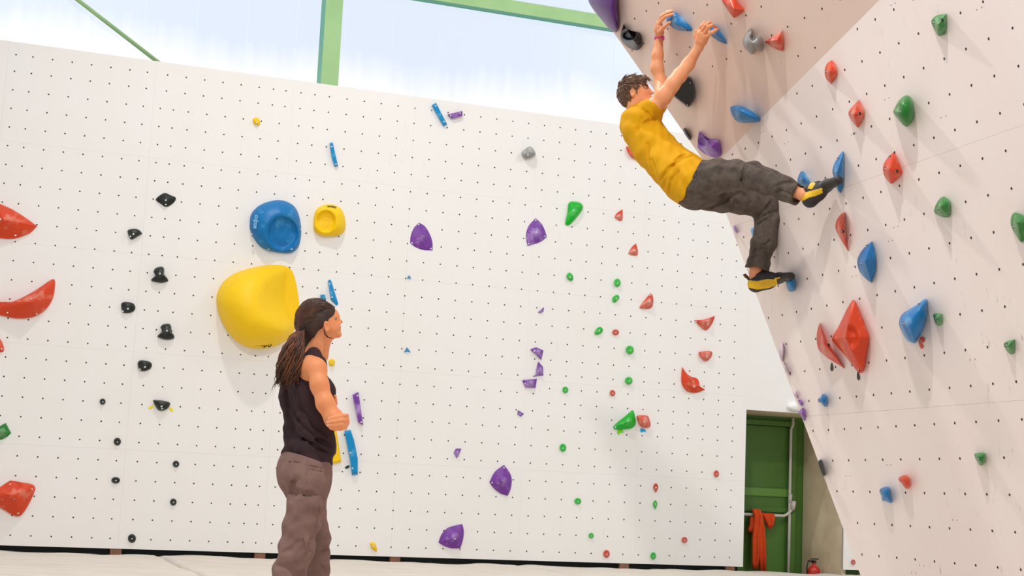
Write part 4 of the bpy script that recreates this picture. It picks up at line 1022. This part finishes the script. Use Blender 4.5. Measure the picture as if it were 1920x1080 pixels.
    for q in (-.066, .066):
        S.chain([(c(572, 700, q), .070), (c(570, 740, q), .075), (c(576, 785, q), .067), (c(580, 810, q), .069), (c(580, 840, q), .080), (c(575, 868, q), .086)], .06)
    S.ell(c(580, 735, 0, .05), (.085, .09, .085), None, .05)
    S.cap(W(592, 684, 7.10), W(556, 690, 7.33), .052, .052, .04)
    S.cap(W(588, 664, 7.13), W(576, 690, 7.16), .034, .055, .03)
    S.cap(W(580, 658, 7.24), W(560, 690, 7.28), .034, .055, .03)
    # openings: right armhole, neck
    S.chain([(W(584, 694, 6.98), .066), (W(586, 712, 6.96), .062)], .012, 's')
    S.chain([(W(600, 690, 7.0), .078), (W(612, 730, 6.97), .074)], .012, 's')
    S.chain([(W(540, 690, 7.47), .070), (W(545, 715, 7.47), .062)], .012, 's')
    S.cap(W(596, 642, 7.2), W(592, 668, 7.2), .058, .053, .008, 's')
    # lower hem follows the hips
    p0, p1 = W(528, 851, 7.2), W(622, 874, 7.2); hx = p1 - p0; nrm = np.cross(hx, np.array([0, 1, .0])); nrm = nrm / np.linalg.norm(nrm); nrm = nrm if nrm[2] < 0 else -nrm
    S.plane(p0, nrm)
    def fn(P):
        z = P[:, 2]; zz = W(560, 800, 7.2)[2]; zt = W(560, 730, 7.2)[2]
        w = np.clip((zt - z) / .12, 0, 1) * .9 + .15
        return w * (.0042 * wav(P, (.45, -.1, 1), 60, 1.0, 1.6, 8) + .0016 * wav(P, (.1, .5, 1), 120, 2.0, 1.9, 11) + .0020 * wav(P, (1, -.6, .25), 50, .3, 1.2, 6))
    S.disp(fn)
    for pts in ([(545, 742), (552, 775), (568, 800), (595, 822), (620, 838)], [(535, 740), (541, 780), (556, 812), (590, 836), (618, 850)], [(556, 736), (566, 765), (588, 795), (612, 815)], [(534, 812), (560, 822), (600, 826), (624, 836)], [(540, 690), (538, 720), (542, 760)]):
        S.groove(pts, 6.85, 7.6, .006, .016, .002)
    V, Q = S.mesh(); fast_mesh('tank_top', V, Q, [M_TANK], root)
    # ---- trousers
    S = SDF((W(495, 1000, 7.2)[0], 6.86, .02), (W(645, 1000, 7.2)[0], 7.62, W(580, 836, 7.2)[2]), .0045)
    for q in (-.070, .070):
        S.chain([(c(577, 850, q * .9), .080), (c(574, 880, q * .9, -.01), .090), (c(573, 905, q * .9, -.005), .088)], .05)
    S.ell(W(556, 888, 7.12), (.066, .078, .088), None, .05); S.ell(W(553, 888, 7.28), (.062, .074, .084), None, .05)
    Rl = [(583, 905, 7.11, .090), (574, 950, 7.10, .085), (565, 985, 7.10, .079), (555, 1030, 7.10, .078), (543, 1075, 7.11, .071), (535, 1120, 7.11, .064), (527, 1178, 7.10, .062)]
    Ll = [(568, 905, 7.29, .088), (580, 960, 7.32, .076), (590, 1005, 7.35, .068), (593, 1040, 7.36, .064), (590, 1080, 7.37, .060), (590, 1130, 7.38, .062), (588, 1182, 7.38, .060)]
    for L_ in (Rl, Ll): S.chain([(W(x, y, Y), r) for x, y, Y, r in L_], .035)
    p0, p1 = W(527, 843, 7.2), W(624, 868, 7.2); hx = p1 - p0; nrm = np.cross(hx, np.array([0, 1, .0])); nrm = nrm / np.linalg.norm(nrm); nrm = nrm if nrm[2] > 0 else -nrm
    S.plane(p0, nrm)
    def fn(P):
        z = P[:, 2]; w = np.clip((1.0 - z) / .35, 0.15, 1)
        kz = np.exp(-((z - .55) / .16) ** 2) + np.exp(-((z - .25) / .15) ** 2)
        return w * (.0030 * wav(P, (.35, .1, 1), 45, .4, 1.9, 8) + .0020 * wav(P, (-.5, .2, 1), 80, 1.9, 2.2, 11)) + kz * .0036 * wav(P, (.6, 0, 1), 52, 2.2, 1.8, 9)
    S.disp(fn)
    G = lambda pts, r=.006, k=.014, sink=.001, op='s': S.groove(pts, 6.86, 7.6, r, k, sink, op)
    G([(546, 935), (551, 922), (560, 925), (585, 927)], .009, .02, .002)          # crease under the seat
    G([(537, 905), (544, 915), (553, 923)], .010, .03, .002); G([(556, 898), (549, 908), (546, 920)], .009, .02, .002)
    G([(528, 866), (545, 866.5), (563, 868)], .0035, .004); G([(578, 880), (598, 884), (622, 884)], .0035, .004); G([(576, 873), (600, 878), (622, 877)], .003, .004)
    G([(526, 853), (545, 852.5), (570, 854), (600, 862), (622, 871)], .003, .004)   # waistband seam
    G([(575, 866), (575, 900), (577, 922)], .003, .004)
    G([(549, 928), (575, 930), (597, 928), (599, 945), (596, 970), (592, 993)], .0045, .005)   # cargo pocket edge
    G([(568, 1004), (570, 1028), (585, 1036)], .0035, .006); G([(560, 1015), (545, 1030), (530, 1036)], .008, .02, .002)
    G([(548, 1070), (556, 1078), (570, 1072)], .010, .02, .003); G([(555, 1058), (540, 1062), (520, 1060)], .008, .02, .002)
    G([(600, 1062), (612, 1074), (616, 1086)], .008, .02, .002); G([(590, 1020), (604, 1030), (616, 1026)], .007, .02, .001)
    G([(592, 985), (584, 1010), (578, 1035), (566, 1055)], .006, .014, .002)
    V, Q = S.mesh(); tr = fast_mesh('trousers', V, Q, [M_PANTS], root)
    mb = MB()
    for px, y0, y1 in ((573.5, 853, 866), (536, 852, 862)):
        a, b = S.hit(px, y0, 6.86, 7.6), S.hit(px, y1, 6.86, 7.6)
        if a is None or b is None: continue
        n_ = -ray(px, y0); n_ /= np.linalg.norm(n_); u = (b - a); L_ = np.linalg.norm(u); u /= L_; mb.box((a + b) / 2 + n_ * .003, u, n_, np.cross(u, n_), (L_, .005, .010))
    if mb.v: mb.build('belt_loop', [M_STITCH], tr)
    # ---- shoes
    for nm, (x, y, Y) in (('a', (524, 1188, 7.10)), ('b', (588, 1194, 7.38))):
        h_ = W(x, y, Y); h_[2] = .045; S = SDF(h_ + [-.16, -.14, -.05], h_ + [.34, .34, .12], .005)
        f2 = np.array([.86, .5, 0]); f2 /= np.linalg.norm(f2)
        S.chain([(h_ - f2 * .02 + UP * .01, .043), (h_ + f2 * .08, .042), (h_ + f2 * .17 - UP * .008, .036)], .03); S.cap(h_ + UP * .02, h_ + UP * .07, .042, .046, .03)
        S.plane((0, 0, .008), (0, 0, -1)); V, Q = S.mesh(); cz = V[Q].mean(1)[:, 2]
        fast_mesh('shoe', V, Q, [mat('grey_canvas', (96, 92, 92), .8), M_WHITE], root, (cz < .024).astype(int))
    return root
build_woman()

# ================================================================= the climber
def in_poly(px, py, poly):
    c = np.zeros(len(px), bool); n = len(poly)
    for i in range(n):
        x0, y0 = poly[i]; x1, y1 = poly[(i + 1) % n]
        if y0 == y1: continue
        m = (y0 > py) != (y1 > py); c ^= m & (px < (x1 - x0) * (py - y0) / (y1 - y0) + x0)
    return c
def to_px(P):
    q = (P - CAM) @ MC.T; return 960 + F_PX * q[:, 0] / q[:, 2], 540 + F_PX * q[:, 1] / q[:, 2]
def build_climber():
    A = at
    hipc = A(1298, 342, 9.78)
    root = tag(empty('person', hipc), 'male climber in mustard T-shirt and dark jeans hanging from the overhang by both hands', 'person', None)
    shR, shL = A(1224, 203, 10.02), A(1230, 197, 10.34)
    lat = shR - shL; lat /= np.linalg.norm(lat)
    Yc = lambda x: float(np.interp(x, [1190, 1210, 1258, 1298, 1330], [10.20, 10.15, 9.96, 9.78, 9.76]))
    c = lambda x, y, q=0.0: A(x, y, Yc(x)) + lat * q
    lo, hi = A(1135, 0, 10.0) , A(1600, 0, 10.0)
    S = SDF((A(1140, 300, 10.2)[0], 9.05, A(1300, 560, 10.0)[2]), (A(1385, 300, 10.1)[0] + .0, 10.75, A(1300, 5, 10.3)[2]), .0046)
    # grow far enough right for the feet
    S = SDF((A(1140, 300, 10.2)[0], 9.02, A(1420, 530, 10.0)[2]), (A(1535, 370, 9.2)[0], 10.72, A(1300, 10, 10.35)[2]), .0046)
    hc = A(1189, 171, 10.19)
    hf = np.array([.955, -.16, .20]); hf /= np.linalg.norm(hf); hr_ = np.cross(hf, UP); hr_ /= np.linalg.norm(hr_); hu_ = np.cross(hr_, hf); HA = np.array([hf, hr_, hu_])
    L = lambda f, r, u: hc + hf * f + hr_ * r + hu_ * u
    S.ell(hc, (.100, .078, .098), HA, 0)
    S.ell(L(.045, 0, -.035), (.062, .062, .088), HA, .03)
    S.ell(L(.038, 0, -.085), (.060, .056, .040), HA, .03)
    S.cap(L(.085, -.02, .012), L(.085, .02, .012), .016, .016, .015)
    S.cap(L(.098, 0, 0), L(.122, 0, -.036), .010, .013, .01)
    S.cap(L(.098, -.016, -.066), L(.098, .016, -.066), .009, .009, .008); S.cap(L(.096, -.014, -.080), L(.096, .014, -.080), .009, .009, .008)
    S.ell(L(.085, 0, -.108), (.022, .024, .02), HA, .02)
    for s_ in (-1, 1):
        S.cap(L(.103, .034 * s_, -.008), L(.092, .062 * s_, -.008), .012, .011, .012, 's')
        e = L(-.012, .080 * s_, -.030); S.ell(e, (.018, .010, .032), HA, .005); S.ell(e + hr_ * s_ * .009 + hf * .003, (.009, .007, .018), HA, .005, 's')
        S.cap(L(.07, .045 * s_, .010), L(.088, .022 * s_, .014), .007, .008, .01)
    S.cap(L(-.02, 0, -.07), c(1196, 222), .060, .064, .03)
    # torso under the shirt
    for q in (-.06, .06):
        S.chain([(c(1203, 232, q), .092), (c(1225, 268, q), .100), (c(1258, 310, q), .085), (c(1296, 342, q), .09)], .04)
    S.chain([(shR, .058), (shL, .058)], .04)
    # right arm
    S.ell(A(1221, 206, 10.04), (.046, .046, .046), None, .03)
    wrR = un(1311, 88, 'U', .17)
    S.chain([(A(1221, 204, 10.02), .050), (A(1243, 180, 10.0), .051), (A(1262, 156, 9.99), .046), (A(1274, 142, 10.0), .047), (A(1290, 121, 10.02), .042), (wrR, .029)], .03)
    S.cap(A(1246, 186, 10.0), A(1262, 163, 10.0), .040, .034, .03)
    # left arm (far)
    wrL = un(1236.5, 71, 'U', .10); YL = wrL[1]
    S.ell(A(1233, 200, 10.33), (.06, .055, .06), None, .03)
    S.chain([(A(1233, 198, 10.33), .055), (A(1241, 172, 10.42), .047), (A(1239, 153, YL), .042), (A(1232, 128, YL), .0445), (A(1233, 104, YL), .039), (wrL, .0275)], .03)
    # left hand: palm edge-on, fingers over the hold, thumb below
    U_ = lambda x, y, h: un(x, y, 'U', h)
    S.chain([(wrL, .026), (U_(1234.5, 55, .11), .029), (U_(1235.5, 44, .11), .024)], .015)
    S.chain([(U_(1240, 62, .11), .021), (U_(1238, 50, .12), .022)], .015)
    for dh, pts in ((.0, [(1235, 41), (1240, 31), (1249, 25), (1261, 21)]), (.022, [(1236, 44), (1242, 36), (1249, 30.5), (1262, 26.5)]), (-.022, [(1236, 40), (1243, 28), (1251, 22.5), (1259, 20)]), (-.04, [(1237, 42), (1244, 30), (1251, 26), (1258, 23)])):
        P = [U_(x, y, h + dh * .8) for (x, y), h in zip(pts, (.11, .095, .085, .07))]; S.chain(list(zip(P, (.0125, .0118, .0108, .0092))), .005)
    S.chain([(U_(1237, 60, .13), .015), (U_(1245, 51, .135), .0125), (U_(1256, 41.5, .13), .0098)], .012)
    # right hand: back of the hand seen, fingers curled over the hold
    S.chain([(wrR, .028), (U_(1313, 76, .16), .032), (U_(1314, 64, .15), .031)], .02)
    S.chain([(U_(1319, 78, .15), .026), (U_(1323, 68, .14), .029)], .02)
    for k_, pts in enumerate(([(1309.5, 60), (1316, 48.5), (1322, 42.5), (1329, 45)], [(1315, 59), (1323.5, 47.5), (1330, 42.5), (1337, 47)], [(1321, 62), (1329.5, 50), (1335.5, 47), (1342, 51)], [(1326, 68), (1335, 60.5), (1341, 57), (1345.5, 55)])):
        P = [U_(x, y, h) for (x, y), h in zip(pts, (.150, .135, .115, .085))]; S.chain(list(zip(P, (.0135, .0130, .0118, .0098))), .004)
        S.ell(P[1], (.0142,) * 3, None, .006)
    S.chain([(U_(1309, 80, .155), .018), (U_(1304.5, 68, .15), .0135), (U_(1306, 57.5, .14), .0115)], .012)
    # legs inside the jeans
    S.chain([(A(1318, 342, 9.66), .09), (A(1370, 328, 9.52), .070), (A(1415, 330, 9.42), .055), (A(1455, 347, 9.34), .05), (A(1508, 366, 9.22), .034), (A(1524, 370, 9.19), .032)], .03)
    S.chain([(A(1316, 356, 9.88), .09), (A(1380, 374, 9.92), .068), (A(1443, 385, 9.98), .055), (A(1434, 440, 9.98), .05), (A(1417, 508, 9.98), .036), (A(1413, 524, 9.98), .034)], .03)
    V, Q = S.mesh(); cc = V[Q].mean(1)
    mi = np.zeros(len(Q), int); mi[np.linalg.norm(cc - L(.103, 0, -.073), axis=1) < .024] = 1
    for s_ in (-1, 1): mi[(np.linalg.norm((cc - L(.088, .034 * s_, .014)) @ np.array([hf, hr_, hu_ * 2.6]).T, axis=1) < .020)] = 2
    fast_mesh('body', V, Q, [M_SKM, M_LIP, M_HAIRM], root, mi)
    for s_ in (-1, 1):
        e = L(.082, .036 * s_, -.008); q = SDF(e - .02, e + .02, .0028); q.ell(e, (.0125,) * 3, None, 0); V, Q = q.mesh(); cc = V[Q].mean(1)
        fast_mesh('eye', V, Q, [M_EYE, M_IRIS], root, ((cc - e) @ (hf + hr_ * s_ * .3) > .0095).astype(int))
    # ---- hair
    S = SDF(hc - .16, hc + .16, .0038)
    S.ell(L(-.008, 0, .014), (.106, .086, .100), HA, 0)
    S.ell(L(-.045, 0, -.030), (.072, .076, .080), HA, .03)
    S.cap(L(.04, -.04, .085), L(.085, .03, .070), .026, .022, .03)
    S.ell(L(.082, 0, -.060), (.072, .12, .094), HA, .012, 's')
    S.ell(L(.03, 0, -.10), (.09, .12, .07), HA, .012, 's')
    for s_ in (-1, 1): S.ell(L(-.008, .085 * s_, -.030), (.026, .03, .038), HA, .006, 's')
    S.disp(lambda P: .003 * wav(P, hu_ * .3 + hf, 110, .5, 1.5, 22) + .002 * wav(P, hf * .2 + hu_, 160, 2, 1.5, 30), .03)
    V, Q = S.mesh(); fast_mesh('hair', V, Q, [M_HAIRM], root)
    rg = np.random.RandomState(11)
    for mm, cnt in ((M_HAIRM2, 420), (M_HAIRM, 520)):
        st = []
        while len(st) < cnt:
            v = rg.normal(size=3); v /= np.linalg.norm(v)
            d3 = hf * v[0] + hr_ * v[1] + hu_ * v[2]; lo_, hi_ = .02, .15
            if S.val(hc + d3 * .05) > 0 and S.val(hc + d3 * .08) > 0: continue
            for _ in range(9):
                md = (lo_ + hi_) / 2
                if S.val(hc + d3 * md) < 0: lo_ = md
                else: hi_ = md
            if lo_ < .07 or lo_ > .135: continue
            p0 = hc + d3 * (lo_ - .003)
            g = hf * (.9 if v[2] > .1 else -.15) + hr_ * .35 * np.sign(v[1]) * (v[2] < .6) - hu_ * (.15 if v[2] > .4 else .95); g = g - d3 * (g @ d3); g /= np.linalg.norm(g) + 1e-6
            Ln = rg.uniform(.022, .05) * (1 if v[2] > 0 else .6); j = rg.normal(size=3) * .09
            if v[2] < .15 and v[0] > -.1: Ln *= .4
            pts = [p0, p0 + (g + j) * Ln * .4 + d3 * .0045, p0 + (g + j * 1.6) * Ln + d3 * rg.uniform(.0, .004)]
            st.append((pts, [.0026, .0026, .0006]))
        strand_mesh('hair_tufts', st, mm, root, 4)
    # ---- T-shirt
    S = SDF((A(1145, 300, 10.2)[0], 9.45, A(1300, 400, 9.8)[2]), (A(1335, 300, 9.9)[0], 10.62, A(1200, 170, 10.1)[2]), .0046)
    for q in (-.058, .058):
        S.chain([(c(1197, 226, q), .112), (c(1206, 246, q), .124), (c(1226, 276, q), .128), (c(1255, 306, q), .128), (c(1280, 330, q), .140), (c(1306, 348, q), .158)], .06)
    S.cap(A(1212, 212, 10.08), A(1217, 210, 10.30), .075, .075, .05)
    S.ell(c(1186, 232, 0), (.085, .12, .085), None, .05)
    ad = A(1243, 180, 10.0) - A(1222, 204, 10.02); ad /= np.linalg.norm(ad)
    S.cap(A(1205, 222, 10.06), A(1240, 184, 10.0), .080, .070, .04, cut=(A(1228, 198, 10.02), ad))
    al = A(1241, 172, 10.42) - A(1233, 198, 10.33); al /= np.linalg.norm(al)
    S.cap(A(1222, 215, 10.30), A(1240, 178, 10.40), .078, .068, .04, cut=(A(1234, 194, 10.34), al))
    S.cap(A(1226, 200, 10.02) - ad * .01, A(1243, 180, 10.0), .056, .058, .004, 's')
    S.cap(L(-.02, 0, -.07), L(-.03, 0, -.16), .072, .062, .01, 's')
    p0, p1 = A(1273, 383, 9.8), A(1321, 296, 9.8); t_ = p1 - p0; nrm = np.cross(t_, lat); nrm /= np.linalg.norm(nrm); nrm = nrm if nrm[0] > 0 else -nrm
    S.plane(p0, nrm)
    def fn(P):
        sdist = np.clip(1 - ((p0 - P) @ nrm) / .35, 0.1, 1)
        return .0032 * wav(P, (.5, 0, .85), 48, .3, 1.7, 8) + .0018 * wav(P, (.9, .2, -.3), 90, 1.1, 2.0, 12) + sdist * .0045 * wav(P, (.86, 0, .5), 70, 2.0, 1.8, 9)
    S.disp(fn)
    G = lambda pts, r=.008, k=.02, sink=.002: S.groove(pts, 9.5, 10.6, r, k, sink)
    G([(1207, 232), (1218, 228), (1229, 223)], .011, .02, .003); G([(1213, 236), (1214, 270), (1216, 300), (1222, 322)], .007, .02)
    G([(1203, 222), (1196, 240), (1194, 248)], .008, .02); G([(1245, 352), (1248, 330), (1262, 310), (1285, 298)], .009, .02, .003)
    G([(1254, 362), (1258, 338), (1272, 322)], .007, .018); G([(1238, 338), (1252, 318), (1280, 296), (1298, 292)], .007, .02)
    G([(1266, 300), (1285, 290), (1302, 286)], .006, .018); G([(1218, 262), (1222, 300), (1232, 330)], .006, .02)
    G([(1205, 205), (1214, 213), (1220, 220)], .006, .016)
    V, Q = S.mesh(); fast_mesh('t_shirt', V, Q, [M_TEE], root)
    # ---- jeans
    S = SDF((A(1258, 300, 9.8)[0] - .02, 9.12, A(1420, 520, 9.98)[2]), (A(1512, 360, 9.2)[0] + .03, 10.16, A(1300, 285, 9.8)[2]), .0046)
    for q in (-.062, .062): S.chain([(c(1278, 334, q), .130), (c(1300, 343, q), .138), (c(1316, 344, q), .132)], .05)
    S.ell(A(1302, 362, 9.74), (.13, .12, .105), None, .05)
    S.chain([(A(1314, 336, 9.67), .130), (A(1345, 329, 9.58), .108), (A(1380, 327, 9.50), .093), (A(1414, 330, 9.42), .088), (A(1440, 341, 9.37), .081), (A(1470, 353, 9.31), .076), (A(1508, 370, 9.22), .066)], .03)
    S.chain([(A(1316, 358, 9.86), .125), (A(1350, 368, 9.90), .106), (A(1400, 376, 9.94), .095), (A(1443, 386, 9.98), .086), (A(1439, 415, 9.98), .083), (A(1432, 455, 9.98), .080), (A(1421, 497, 9.98), .074), (A(1417, 515, 9.98), .073)], .03)
    wp = A(1273, 372, 9.8); S.plane(p0 - nrm * .012, -nrm)
    # trouser ends
    a1 = A(1470, 353, 9.31); a2 = A(1508, 370, 9.22); u1 = (a2 - a1) / np.linalg.norm(a2 - a1)
    S.cyl(A(1497.5, 365, 9.245), A(1540, 383, 9.12), .16, .0, 's'); S.cyl(A(1492, 362, 9.26), A(1512, 371, 9.20), .056, .004, 's')
    b1 = A(1424, 486, 9.98); b2 = A(1419.5, 505, 9.98); ub = (b2 - b1) / np.linalg.norm(b2 - b1)
    S.cap(b1 + ub * .005, b2, .0795, .079, .004); S.cyl(b2, b2 + ub * .12, .12, .0, 's'); S.cyl(b2 - ub * .03, b2 + ub * .05, .062, .004, 's')
    def fn(P):
        kx = np.exp(-(np.linalg.norm(P - A(1440, 392, 9.9), axis=1) / .16) ** 2) + np.exp(-(np.linalg.norm(P - A(1412, 335, 9.4), axis=1) / .14) ** 2)
        return .0034 * wav(P, (.9, .1, .35), 46, .9, 1.7, 8) + .0022 * wav(P, (.3, .1, 1), 85, 2.2, 2.0, 11) + kx * .0045 * wav(P, (.75, 0, -.65), 75, .4, 1.6, 10)
    S.disp(fn)
    G = lambda pts, r=.007, k=.016, sink=.002: S.groove(pts, 9.15, 10.1, r, k, sink)
    G([(1398, 353), (1385, 362), (1355, 378), (1325, 392)], .010, .02, .004); G([(1398, 353), (1420, 356), (1446, 369)], .010, .02, .004)
    G([(1424, 402), (1436, 392), (1448, 374)], .008); G([(1424, 408), (1440, 402), (1456, 396)], .007); G([(1415, 424), (1432, 414), (1450, 404)], .006)
    G([(1398, 308), (1393, 325), (1396, 348)], .007); G([(1404, 306), (1420, 312), (1440, 322)], .006); G([(1380, 352), (1392, 335), (1402, 312)], .006)
    G([(1452, 350), (1468, 343), (1488, 342)], .006); G([(1445, 362), (1465, 358), (1485, 366)], .006); G([(1372, 365), (1380, 380), (1376, 392)], .008, .02, .003)
    G([(1396, 366), (1405, 380), (1400, 394)], .007); G([(1284, 342), (1283, 360), (1286, 378)], .0035, .005); G([(1284, 342), (1297, 336), (1308, 330)], .0035, .005)
    G([(1282, 333), (1276, 350), (1275, 368)], .0035, .005); G([(1312, 300), (1306, 320), (1307, 345), (1300, 384)], .004, .006); G([(1404, 487), (1423, 489), (1444, 489)], .003, .004)
    G([(1415, 455), (1428, 446), (1440, 430)], .006); G([(1412, 470), (1424, 466), (1444, 452)], .006)
    V, Q = S.mesh(); je = fast_mesh('jeans', V, Q, [M_JEANS], root)
    pv = S.hit(1304, 340, 9.15, 10.1)
    if pv is not None:
        n_ = -ray(1304, 340); n_ /= np.linalg.norm(n_); mb = MB(); disc(mb, pv + n_ * .002, n_, np.cross(n_, UP) / np.linalg.norm(np.cross(n_, UP)), .0075, 10)
        mb.tube([pv - n_ * .004, pv + n_ * .002], .0075, 10); mb.build('rivet', [mat('brass_rivet', (210, 190, 170), .3, metal=.6)], je, True)
    # ---- climbing shoes
    tA = un(1572, 338, 'R', .12); tB = un(1483, 518, 'R', .085)
    def shoe(P, box_pts, polys, tag_):
        q = np.array([p for p, _ in P]); S = SDF(q.min(0) - .10, q.max(0) + .10, .0042)
        return S
    # lower, far foot
    P = [(A(1417, 533, 9.97), .056), (A(1440, 528, 9.95), .049), (A(1462, 521, 9.92), .035), (tB, .027)]
    S = shoe(P, 0, 0, 0); S.chain(P, .02); S.cap(A(1422, 519, 9.97), A(1444, 519, 9.95), .040, .036, .02); S.cap(A(1408, 526, 9.98), A(1399, 518, 9.98), .014, .009, .012)
    S.cap(A(1414, 521, 9.975), A(1420, 498, 9.98), .036, .040, .004, 's')
    V, Q = S.mesh(); x, y = to_px(V[Q].mean(1))
    mi = np.zeros(len(Q), int); mi[in_poly(x, y, [(1399, 525), (1420, 527), (1440, 523), (1456, 524), (1458, 534), (1442, 540), (1420, 543), (1401, 539)])] = 1
    mi[in_poly(x, y, [(1452, 522), (1462, 519), (1463, 521), (1453, 524.5)])] = 1
    fast_mesh('climbing_shoe', V, Q, [M_SHB, M_SHY], root, mi)
    mb = MB(); a = A(1402, 521, 9.97)
    mb.tube([A(1403, 523, 9.965), A(1397, 519, 9.965), A(1394.5, 515.5, 9.97), A(1397, 514, 9.975), A(1402, 519, 9.975)], .006, 6); mb.build('pull_loop', [mat('brown_webbing', (120, 76, 40), .8)], root, True)
    # upper, near foot
    P = [(A(1519, 374, 9.20), .053), (A(1534, 361, 9.18), .049), (A(1552, 347, 9.13), .036), (tA, .029)]
    S = shoe(P, 0, 0, 0); S.chain(P, .02); S.cap(A(1514, 358, 9.21), A(1534, 349, 9.18), .040, .034, .02)
    S.cap(A(1514, 366, 9.205), A(1499, 358, 9.23), .034, .040, .004, 's')
    V, Q = S.mesh(); x, y = to_px(V[Q].mean(1))
    mi = np.zeros(len(Q), int); mi[in_poly(x, y, [(1496, 362), (1512, 360), (1531, 355), (1542, 352), (1542, 362), (1530, 367), (1515, 371), (1502, 379)])] = 1
    mi[in_poly(x, y, [(1514, 353), (1520, 342), (1525, 341), (1529, 344), (1522, 355)])] = 1
    fast_mesh('climbing_shoe', V, Q, [M_SHB, M_SHY], root, mi)
    # ---- wristband
    ax_ = un(1233, 100, 'U', .10) - wrL; ax_ = (A(1233, 104, YL) - wrL); ax_ /= np.linalg.norm(ax_); e1 = np.cross(ax_, (0, 1, 0)); e1 /= np.linalg.norm(e1); e2 = np.cross(ax_, e1)
    vs = []; fs = []; n = 24; cb = wrL - ax_ * .012
    for k in range(n):
        a = 2 * math.pi * k / n; r_ = e1 * math.cos(a) + e2 * math.sin(a)
        for rr_, h_ in ((.0365, 0), (.0372, .024), (.034, .024), (.0335, 0)): vs.append(cb + r_ * rr_ + ax_ * h_)
    for k in range(n):
        for j in range(4): fs.append((k * 4 + j, ((k + 1) % n) * 4 + j, ((k + 1) % n) * 4 + (j + 1) % 4, k * 4 + (j + 1) % 4))
    wbnd = mesh_obj('wristband', vs, fs, M_PINK, root, True)
    mb = MB()
    for k in (-2, -1, 0, 1, 2):
        v_ = -ray(1236, 70); v_ = v_ - ax_ * (v_ @ ax_); v_ /= np.linalg.norm(v_); w_ = np.cross(ax_, v_); a = k * .17 + .1
        d_ = v_ * math.cos(a) + w_ * math.sin(a); mb.box(cb + d_ * .0375 + ax_ * .011, np.cross(ax_, d_), d_, ax_, (.004, .001, .008 + .003 * (k % 2)))
    mb.build('print', M_MAG, wbnd)
    return root
build_climber()
